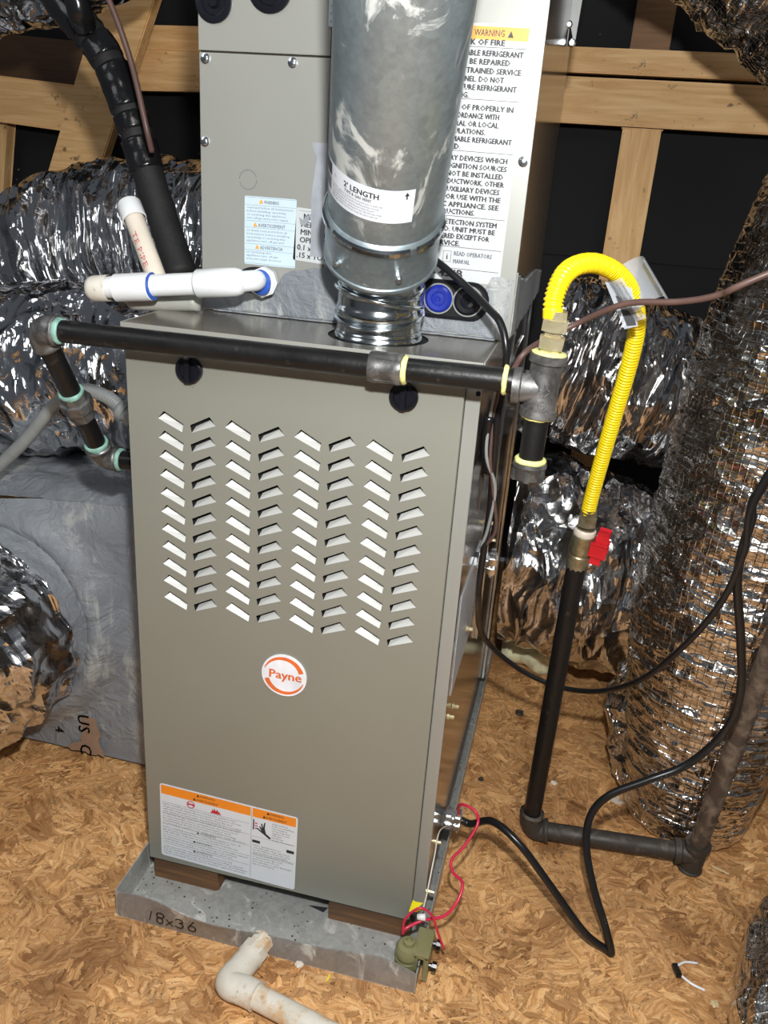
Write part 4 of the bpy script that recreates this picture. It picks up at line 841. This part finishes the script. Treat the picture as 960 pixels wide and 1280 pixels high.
b = B(); lathe(b, vb, vdn, [(-0.01, 0.0132), ((va - vb).length, 0.0132)], 24); obj('standpipe', b, M['cream'], Q, True, angle=50, label='cream standpipe with red lettering')
b = B(); lathe(b, va - vdn * 0.022, vdn, [(0, 0.0150), (0.001, 0.0168), (0.024, 0.0168), (0.027, 0.0150), (0.028, 0)], 28, False); obj('cap', b, M['pvc'], Q, True, angle=40)
fx = V((0, -1, 0)); fx = (fx - vdn * fx.dot(vdn)).normalized(); gx = fx.cross(vdn)
b = B(); text_into(b, 'TE PIPE', 0.0105, lambda u, v, h: vb + vdn * (0.070 - u) + (fx * math.cos((v - 0.004) / 0.0132) - gx * math.sin((v - 0.004) / 0.0132)) * 0.0135, 0.055); obj('red_lettering', b, M['redink'], Q)
g0, g1 = at(165, 374, 1, 0.118), at(250, 377, 1, 0.118); b = B(); sweep(b, spline([vb - vdn * 0.012 + V((0, 0.012, 0)), g0 + V((0.004, 0, 0.002)), g0 + V((0.02, 0, -0.001)), g1], 8), 0.0125, 20); obj('lower_pipe', b, M['greypvc'], Q, True, label='grey stained trap pipe')

# ------------------------------------------------------------------ black taped pipe and cables
ln = [at(40, -60, 1, 0.33), at(75, 0, 1, 0.32), at(127, 62, 1, 0.31), at(158, 130, 1, 0.30), at(180, 200, 1, 0.29), at(204, 275, 1, 0.27), at(228, 345, 1, 0.24)]
LS = thing('insulated_pipe', 'thick black foam covered pipe wrapped in tape coming down beside the tall cabinet', 'pipe', ln[-1])
def lr(u, s): return 0.0245 - 0.002 * u
b = B(); sweep(b, spline(ln, 10), lr, 24, disp=lambda p, n_, a, s: 0.0012 * noise.noise(p * 60)); obj('foam_sleeve', b, M['foam'], LS, True)
dense = spline(ln, 20)
for i0, i1 in ((14, 34), (37, 44), (47, 62), (64, 70), (73, 84)):
    b = B(); sweep(b, dense[i0:i1 + 1], 0.0258, 24, disp=lambda p, n_, a, s: 0.0014 * noise.noise(p * 90)); obj('tape_wrap', b, M['wrap'], LS, True)
b = B(); sweep(b, spline([at(88, -40, 1, 0.26), at(98, 10, 1, 0.26), at(105, 32, 1, 0.28)], 10), 0.017, 18, disp=lambda p, n_, a, s: 0.001 * noise.noise(p * 60)); obj('branch_sleeve', b, M['wrap'], LS, True)
obj('control_wire', tube([at(128, -20, 1, 0.24), at(148, 30, 1, 0.24), at(163, 75, 1, 0.24), at(172, 110, 1, 0.235), at(183, 160, 1, 0.23), at(190, 190, 1, 0.24)], 0.0042), M['brown'], label='thin brown wire following the black taped pipe', cat='wire', smooth=True)
cabl = [at(540, 322, 1, 0.11), at(560, 338, 1, 0.10), at(585, 360, 1, 0.09), at(610, 385, 1, 0.07), at(626, 405, 1, 0.05), at(633, 440, 1, 0.04), at(629, 480, 1, 0.05), at(621, 530, 1, 0.05), at(617, 580, 1, 0.06), at(612, 640, 1, 0.08), at(603, 700, 1, 0.08), at(598, 745, 1, 0.10), at(600, 785, 1, 0.24),
        at(618, 812, 1, 0.30), at(655, 840, 1, 0.33), at(700, 859, 1, 0.34), at(750, 864, 1, 0.30), at(800, 850, 1, 0.22), at(850, 812, 1, 0.16), at(900, 755, 1, 0.12), at(930, 690, 1, 0.10), at(962, 590, 1, 0.09), at(962, 590, 1, 0.09) + V((0.13, 0.0, 0.30)), at(962, 590, 1, 0.09) + V((0.42, 0.05, 0.95))]
obj('black_cable', tube(cabl, 0.0046), M['rubber'], label='thin black cable draping from the round vent behind the riser to the right edge', cat='cable', smooth=True)
c2 = [V((SX + 0.030, 0.125, 0.085)), V((SX + 0.048, 0.123, 0.084)), at(616, 1027, 1, 0.105), at(650, 1056, 1, 0.08), at(690, 1110, 1, 0.065), at(730, 1165, 1, 0.05), V((0.722, 0.052, FZ + 0.009)), at(764, 1190, 1, 0.050), at(757, 1160, 1, 0.06), at(742, 1110, 1, 0.085), at(733, 1060, 1, 0.11), at(738, 1020, 1, 0.13), at(762, 994, 1, 0.14), at(810, 975, 1, 0.15), at(860, 955, 1, 0.16), at(905, 915, 1, 0.16), at(925, 868, 1, 0.15), at(926, 800, 1, 0.14), at(922, 720, 1, 0.12), at(938, 655, 1, 0.11), at(966, 590, 1, 0.10), at(966, 590, 1, 0.10) + V((0.14, 0.0, 0.30)), at(966, 590, 1, 0.10) + V((0.45, 0.05, 0.95))]
c2 = [V((p.x, p.y, max(p.z, FZ + 0.008))) for p in c2]
obj('black_cable', tube(c2, 0.0060, 10, 14), M['rubber'], label='thick black cable looping over the floor gas pipe with a sharp bend', cat='cable', smooth=True)
obj('thermostat_wire', tube([at(642, 462, 1, 0.0), at(655, 442, 1, 0.0), at(680, 425, 1, 0.02), at(720, 405, 1, 0.03), at(765, 385, 1, 0.01), at(795, 378, 1, 0.0), at(850, 377, 1, -0.02), at(900, 368, 1, -0.04), at(965, 340, 1, -0.06), at(965, 340, 1, -0.06) + V((0.25, 0.0, 0.14)), at(965, 340, 1, -0.06) + V((0.7, 0.1, 0.45))], 0.0034), M['brown'], label='brown wire running from the tee past the clear tag to the right edge', cat='wire', smooth=True)
for k in range(2):
    dx = k * 5
    obj('sense_wire', tube([at(626 - dx, 478, 1, 0.04), at(618 - dx, 520, 1, 0.05), at(613 - dx, 570, 1, 0.05), at(616 + dx * 0.6, 610, 1, 0.06), at(620 - dx * 2, 660, 1, 0.07), at(606 - dx, 684, 1, 0.08)], 0.0022, 8, 8), M['greyc'] if k else M['brown'], label='thin %s wire hanging along the right side of the furnace' % ('grey' if k else 'brown'), cat='wire', smooth=True)
obj('tie_wrap', tube([at(612, 520, 1, 0.05), at(607, 560, 1, 0.06), at(612, 590, 1, 0.07)], 0.007, 8, 10), M['wrap'], label='black tape wrapped round the wires beside the furnace', cat='tape', smooth=True)
rw = [V((SX + 0.026, 0.125, 0.088)), at(575, 1006, 1, 0.10), at(593, 1013, 1, 0.09), at(597, 1030, 1, 0.08), at(580, 1058, 1, 0.05), at(565, 1074, 1, 0.03), at(566, 1090, 1, 0.015), at(578, 1104, 1, 0.0), at(572, 1126, 1, -0.02), at(555, 1145, 1, -0.035), at(530, 1150, 1, -0.04), at(508, 1160, 1, -0.055), at(503, 1168, 1, -0.06)]
obj('red_wire', tube(rw, 0.0023, 8, 10), M['redwire'], label='red wire pair twisting from the zinc clamp down to the olive switch', cat='wire', smooth=True)
obj('red_wire', tube([at(503, 1168, 1, -0.062), at(507, 1148, 1, -0.06), at(525, 1135, 1, -0.055), at(540, 1145, 1, -0.05), at(548, 1168, 1, -0.05), at(555, 1186, 1, -0.05)], 0.0018, 8, 8), M['redwire'], label='thin loose red wire end curling over the olive clip', cat='wire', smooth=True)
obj('white_wire', tube([V((SX + 0.012, 0.11, 0.083)), at(549, 1040, 1, 0.05), at(543, 1070, 1, 0.01), at(534, 1115, 1, -0.025), at(528, 1140, 1, -0.04)], 0.0011, 8, 8), M['cream'], label='very thin pale wire hanging from the lower zinc clamp', cat='wire', smooth=True)
b = B(); prism(b, [(0, 0), (0.010, 0.002), (0.020, 0.009), (0.014, 0.013), (0.019, 0.020), (0.008, 0.019), (0.004, 0.021)], at(511, 1139, 1, -0.045), (1, 0, 0), (0, 0.1, 1), 0.0008)
obj('flag_tape', clean(b), M['ytag'], label='small yellow tape flag folded on the red wires', cat='tape')
b = B(); lathe(b, at(522, 1146, 1, -0.043), V((1, 0, 0.25)), [(0, 0.0045), (0.012, 0.0052)], 10); obj('wire_sleeve', b, M['pvc'], label='white tape sleeve around the red wires above the switch', cat='tape', smooth=True)

# float switch clipped on the pan's right front corner
fs = thing('float_switch', 'olive plastic float switch clipped onto the corner of the pan', 'switch', (0.44, -0.065, FZ + 0.0016))
fc = V((0.4365, -0.066, FZ + 0.0018))
b = B(); lathe(b, fc, (0, 0, 1), [(0, 0.0185), (0.030, 0.0185), (0.031, 0.0175), (0.036, 0.0175), (0.037, 0.0190), (0.046, 0.0185), (0.052, 0.0150), (0.054, 0.0085), (0.060, 0.0080), (0.061, 0.0050), (0.057, 0.0045)], 28); obj('switch_body', b, M['olive'], fs, True, angle=35)
cx = PX1 + 0.001
b = B(); box(b, (cx - 0.012, -0.080, 0.004), (cx + 0.012, -0.030, 0.012), 0.002); box(b, (cx + 0.004, -0.080, FZ + 0.006), (cx + 0.012, -0.030, 0.010), 0.002); box(b, (cx - 0.012, -0.080, -0.02), (cx - 0.004, -0.030, 0.010), 0.002)
obj('clip', b, M['olive'], fs)
for y in (-0.068, -0.040): 
    b = B(); lathe(b, (cx + 0.012, y, -0.016 if y < -0.05 else -0.004), (1, 0, 0), [(0, 0.004), (0.004, 0.004), (0.0045, 0.0075), (0.011, 0.0075)], 10); obj('thumb_screw', b, M['black'], fs)

# ------------------------------------------------------------------ flexible ducts
def rough_duct(pts, rad, nlen, seg, fold=0.010, crease=0.006, spiral=0.0, seed=0, cap=True, lengthwise=0.5, shear=0.04):
    off = V((seed * 3.7, seed * 1.3, seed * 5.1)); path = spline(pts, nlen)
    def disp(p, n_, a, s):
        q = p + off
        # long folds, gathered around the tube, sheared by low noise
        w1 = noise.noise(q * 5); w2 = noise.noise(q * 11)
        ca, sa = math.cos(a), math.sin(a); s2 = s + shear * math.sin(a + seed) + 0.05 * w1 + 0.012 * w2
        f = 1 - abs(noise.noise(V((ca * 1.3, sa * 1.3, s2 * 13 + seed)))) * 2.6          # long folds round the tube
        g_ = 1 - abs(noise.noise(V((ca * 2.6 + seed, sa * 2.0, s2 * 27)))) * 2.6
        h = 1 - abs(noise.noise(q * 13 + V((w2, w1, 0)))) * 2.6                            # dents and creases
        k = 1 - abs(noise.noise(q * 42 + V((0, w2, 0)))) * 2.6
        d = fold * (f * 0.75 + g_ * 0.40) + crease * (h * 0.7 + k * 0.05)
        if spiral: d += spiral * math.cos(s * 6.28318 / 0.042 + a)
        return d
    b = B(); sweep(b, path, rad, seg, cap, disp); return b
def duct(name, label, bm, mat, parts=None):
    return obj(name, bm, mat, label=label, cat='duct')
# lower left plenum with its collar and duct
PL = thing('return_plenum', 'grey mastic coated metal duct box on the floor left of the furnace', 'plenum', (-0.45, 0.5, FZ))
b = B(); bmesh.ops.create_grid(b, x_segments=80, y_segments=50, size=0.5)
for v in b.verts:
    u, t = v.co.x + 0.5, v.co.y + 0.5
    x = -0.95 + 0.945 * u; zt = 0.435 + 0.065 * u; z = FZ + 0.010 + (zt - FZ - 0.010) * t
    c = V((-0.405, 0.25)); rr = math.hypot(x - c.x, z - c.y)
    yb = 0.22 - 0.035 * math.exp(-((rr - 0.20) / 0.03) ** 2) - 0.004 * noise.noise(V((x * 12, 0, z * 12)))
    v.co = V((x, yb + 0.012 * max(0, t - 0.92) / 0.08, z))
for f in b.faces: f.normal_flip()
obj('front_panel', clean(b), M['mastic'], PL, True)
b = B(); bmesh.ops.create_grid(b, x_segments=80, y_segments=30, size=0.5)
for v in b.verts:
    u, t = v.co.x + 0.5, v.co.y + 0.5; x = -0.95 + 0.945 * u
    v.co = V((x, 0.230 + 0.33 * t, 0.435 + 0.065 * u + 0.0 + min(1, t * 8) * (0.018 + 0.008 * noise.noise(V((x * 14, t * 9, 1)))) + 0.004 * noise.noise(V((x * 40, t * 30, 3)))))
obj('top_panel', b, M['mastic'], PL, True)
obj('shade_strip', box(B(), (-0.95, 0.236, FZ + 0.0002), (-0.02, 0.54, FZ + 0.0105)), M['dark'], PL)  # black strip added as the shadow line where the box meets the floor
obj('end_panel', box(B(), (-0.952, 0.23, FZ + 0.0105), (-0.948, 0.56, 0.435)), M['mastic'], PL)
b = B(); blob(b, planar((0, 0.2135, 0), (1, 0, 0), (0, 0, 1)), [(-0.300, -0.028), (-0.215, -0.028), (-0.228, 0.055), (-0.250, 0.06), (-0.262, 0.0)], 0.004, 14, h=0.0012); obj('bare_patch', b, M['rustylabel'], PL, label='bare brown patch near the floor')
pp = planar((0, 0.2115, 0), (0, 0, -1), (1, 0, 0)); b = B()
pq = planar((0, 0.212, 0), (0, 0, -1), (1, 0, 0))
for ch_, xx, zz, sz in (('U', -0.262, 0.062, 0.034), ('S', -0.262, 0.036, 0.034), ('4', -0.312, 0.022, 0.026), ('C', -0.262, -0.006, 0.034)):
    obj('stencil_letter', text_into(B(), ch_, sz, lambda u, v, h: V((xx + v, 0.2095, zz - u)), bold=0.0004, res=2), M['ink'], PL)
b = B(); sweep(b, spline([(-0.405, 0.224, 0.25), (-0.408, 0.20, 0.248), (-0.412, 0.175, 0.245)], 8), lambda u, s: 0.196 - 0.022 * u, 120, False, disp=lambda p, n_, a, s: 0.008 * noise.noise(p * 22) + 0.004 * noise.noise(p * 60)); obj('collar', b, M['mastic'], PL, True)
duct('foil_duct', 'crumpled shiny foil duct curving out of the grey box at lower left', rough_duct([(-0.408, 0.195, 0.248), (-0.42, 0.12, 0.236), (-0.46, 0.03, 0.205), (-0.55, -0.06, 0.18), (-0.70, -0.14, 0.165), (-0.9, -0.18, 0.165)], lambda u, s: 0.168 + 0.012 * math.sin(min(1, u * 3) * 3.14), 26, 180, 0.016, 0.010, seed=2), M['foil'])
duct('foil_duct', 'dark shiny foil duct lying on the grey box behind the black sloping pipe', rough_duct([(-0.03, 0.48, 0.66), (-0.14, 0.47, 0.665), (-0.26, 0.45, 0.668), (-0.42, 0.43, 0.650), (-0.58, 0.42, 0.622), (-0.76, 0.42, 0.61)], 0.150, 44, 200, 0.010, 0.006, seed=5, lengthwise=0.2), M['foil'])
duct('foil_duct', 'large gathered foil duct arching behind the white standpipe at upper left', rough_duct([(-0.03, 0.81, 0.83), (-0.15, 0.80, 0.845), (-0.35, 0.79, 0.845), (-0.55, 0.78, 0.805), (-0.70, 0.78, 0.72), (-0.80, 0.78, 0.60), (-0.86, 0.78, 0.45)], 0.180, 44, 220, 0.014, 0.006, seed=8, lengthwise=0.75), M['foil3'])
duct('foil_duct', 'foil duct across the top left corner above the black taped pipe', rough_duct([at(-90, -25, 1, 0.62), at(0, -58, 1, 0.62), at(90, -80, 1, 0.64), at(150, -120, 1, 0.66)], 0.115, 40, 150, 0.010, 0.007, seed=11), M['foil'])
duct('foil_duct', 'foil duct slanting across the top right corner of the frame', rough_duct([at(812, -172, 1, 0.72), at(892, -114, 1, 0.72), at(977, -47, 1, 0.72), at(1092, 48, 1, 0.72)], 0.125, 50, 160, 0.012, 0.008, seed=13), M['foil2'])
duct('foil_duct', 'upper horizontal foil duct behind the yellow hose with slanting folds', rough_duct([(0.468, 0.80, 0.715), (0.54, 0.80, 0.705), (0.66, 0.80, 0.680), (0.79, 0.82, 0.650), (0.95, 0.84, 0.63)], lambda u, s: 0.148 + 0.012 * math.sin(u * 6), 48, 180, 0.013, 0.007, spiral=0.0, seed=17, lengthwise=0.8), M['foil3'])
duct('foil_duct', 'fat lower foil duct resting on the floor behind the black riser', rough_duct([(0.468, 0.76, 0.30), (0.53, 0.76, 0.30), (0.60, 0.76, 0.285), (0.70, 0.77, 0.265), (0.78, 0.79, 0.25), (0.87, 0.82, 0.24)], lambda u, s: 0.188 + 0.010 * math.sin(u * 3.1), 44, 200, 0.015, 0.009, seed=19), M['foil'])
TD = thing('foil_duct', 'tall upright foil duct standing at the right behind the hanging black cables', 'duct', (0.87, 0.43, FZ))
def tall_r(u, s): return 0.108 + 0.062 * min(1, s / 0.42) - 0.0
def tall_disp(p, n_, a, s):
    w1 = noise.noise(p * 5); h = 1 - abs(noise.noise(V((p.x * 30, p.y * 30, p.z * 62)) + V((w1, w1, 0)))) * 2.6
    k = noise.noise(p * 95)
    return 0.0026 * h + 0.0010 * k + 0.004 * w1 + 0.0028 * max(0, math.cos((s + 0.010 * math.sin(a)) * 6.28318 / 0.034)) ** 6
b = B(); sweep(b, spline([(0.866, 0.42, FZ + 0.004), (0.868, 0.43, 0.12), (0.872, 0.44, 0.35), (0.885, 0.45, 0.60), (0.905, 0.46, 0.85), (0.955, 0.48, 1.05), (1.01, 0.49, 1.17)], 62), tall_r, 230, True, tall_disp); obj('jacket', b, M['foil2'], TD, True)
b = B(); sweep(b, spline([(0.772, 0.42, FZ + 0.02), (0.758, 0.47, 0.06), (0.755, 0.50, 0.16), (0.770, 0.50, 0.26)], 30), lambda u, s: 0.032 * (0.5 + math.sin(u * 3.1)), 40, True, disp=lambda p, n_, a, s: 0.012 * (1 - abs(noise.noise(p * 22)) * 2.4) + 0.004 * noise.noise(p * 60)); obj('loose_jacket_edge', b, M['foil'], TD, True, label='loose crumpled foil skirt at the foot')
duct('foil_duct', 'short piece of foil duct at the bottom right corner of the frame', rough_duct([(1.02, -0.75, FZ + 0.072), (0.965, -0.42, FZ + 0.072), (0.940, -0.14, FZ + 0.072), (0.962, 0.02, FZ + 0.076), (1.02, 0.115, FZ + 0.080), (1.15, 0.20, FZ + 0.080), (1.5, 0.28, FZ + 0.080), (2.0, 0.25, FZ + 0.080)], 0.062, 40, 100, 0.007, 0.005, seed=23), M['foil2'])
# grey liquid-tight conduit
lc = [at(-20, 600, 1, 0.20), at(30, 552, 1, 0.20), at(70, 505, 1, 0.20), at(105, 488, 1, 0.20), at(135, 497, 1, 0.19), at(156, 514, 1, 0.18)]
GC = thing('flexible_conduit', 'grey flexible conduit looping from the left edge into the furnace side', 'conduit', lc[0])
b = B(); sweep(b, spline(lc, 60), lambda u, s: 0.0105 + 0.0004 * math.cos(s * 6.283 / 0.004), 18); obj('hose', b, M['greyc'], GC, True)
e = lc[-1]; b = B(); lathe(b, e - V((0.010, 0, -0.004)), V((1, -0.1, -0.5)), [(0, 0.0125), (0.004, 0.0155), (0.014, 0.0155), (0.015, 0.0135), (0.022, 0.0135), (0.024, 0.0165), (0.032, 0.0165)], 16); obj('connector', b, M['greyc'], GC, True, angle=30)

# ------------------------------------------------------------------ small things on the deck
b = B(); sweep(b, spline([(0.485, 0.86, 0.0), (0.55, 0.85, 0.008), (0.62, 0.84, 0.0)], 14), 0.050, 30, True, disp=lambda p, n_, a, s: 0.022 * noise.noise(p * 24) + 0.006 * noise.noise(p * 80))
for v in b.verts: v.co.z = max(v.co.z, FZ + 0.001)
obj('insulation_wad', b, M['glasswool'], label='wad of yellow fiberglass insulation on the floor under the foil duct', cat='insulation', smooth=True)
def sliver(a, c, wd, mat, name, label, cat, h=0.002):
    a, c = V(a), V(c); d = (c - a); n_ = V((-d.y, d.x, 0)).normalized(); b = B()
    prism(b, [(0, -wd * 0.5), (1, -wd * 0.3), (1.0, wd * 0.2), (0.5, wd * 0.6), (0, wd * 0.5)], (0, 0, 0), (1, 0, 0), (0, 1, 0), h)
    for v in b.verts: t, w_, z_ = v.co; v.co = a + d * t + n_ * w_ + V((0, 0, z_))
    return obj(name, b, mat, label=label, cat=cat)
f_ = FZ + 0.0004
sliver(at(143, 1144, 2, f_), at(166, 1141, 2, f_), 0.004, M['wood'], 'wood_splinter', 'pale wood splinter on the floor by the left corner of the pan', 'splinter')
sliver(at(836, 1068, 2, f_), at(862, 1078, 2, f_), 0.003, M['wood'], 'wood_splinter', 'pale wooden stick on the floor left of the pipe tee', 'splinter')
sliver(at(890, 1083, 2, f_), at(911, 1093, 2, f_), 0.003, M['wood'], 'wood_splinter', 'pale wooden stick on the floor right of the pipe tee', 'splinter')
zt_ = [at(872, 1204, 2, f_ + 0.002), at(855, 1203, 2, f_ + 0.006), at(846, 1212, 2, f_ + 0.006), at(862, 1228, 2, f_ + 0.003), at(881, 1238, 2, f_ + 0.002)]
z_ = obj('zip_tie', tube(zt_, 0.0019, 8, 8), M['pvc'], label='curled white plastic tie lying on the floor at lower right', cat='tie', smooth=True)
b = B(); obox(b, at(846, 1213, 2, f_ + 0.005), (0.3, -1, 0), (1, 0.3, 0), (0, 0, 1), 0.010, 0.004, 0.004, 0.001); obj('tape_scrap', b, M['rubber'], label='small black scrap stuck by the curled white tie', cat='scrap')
def crumb(px, py, r, mat, name, label, cat, seed=1, flat=0.5):
    c = at(px, py, 2, FZ); b = B(); bmesh.ops.create_icosphere(b, subdivisions=3, radius=r)
    for v in b.verts: d = 1 + 0.45 * noise.noise(v.co * (2.2 / r) + V((seed, 0, 0))); v.co = V((v.co.x * d, v.co.y * d, max(-r * 0.4, v.co.z * d * flat))) + V((c.x, c.y, c.z + r * 0.4 + 0.0004))
    return obj(name, b, mat, label=label, cat=cat)
crumb(667, 826, 0.014, M['foil'], 'foil_scrap', 'tiny crumpled foil scrap on the floor near the yellow insulation', 'scrap', 1)
crumb(649, 893, 0.009, M['ironold'], 'debris_crumb', 'small dark crumb on the floor left of the black riser', 'debris', 2)
crumb(374, 1207, 0.006, M['cream'], 'debris_crumb', 'small pale crumb on the floor right of the drain elbow', 'debris', 3)
crumb(297, 1171, 0.004, M['cream'], 'debris_crumb', 'tiny pale crumb on the floor left of the drain elbow', 'debris', 4)
crumb(692, 980, 0.006, M['cream'], 'debris_crumb', 'pale chip on the floor right of the riser', 'debris', 5)
crumb(893, 1256, 0.006, M['wood'], 'debris_crumb', 'yellow orange chip on the floor below the curled white tie', 'debris', 6)
crumb(601, 975, 0.005, M['ironold'], 'debris_crumb', 'small metallic crumb on the floor between the furnace and the riser', 'debris', 7)
sliver(at(412, 1219, 2, f_), at(408, 1228, 2, f_), 0.002, M['ytag'], 'debris_crumb', 'tiny yellow sliver on the floor under the pan front', 'debris')
b = B(); prism(b, [(0, 0), (0.03, 0.004), (0.026, -0.006), (0.012, -0.003)], at(386, 1132, 2, FZ + 0.0016), (1, 0, 0), (0, 1, 0), 0.0012); obj('leaf_scrap', b, M['ink'], label='thin black curled scrap lying in the pan', cat='scrap')
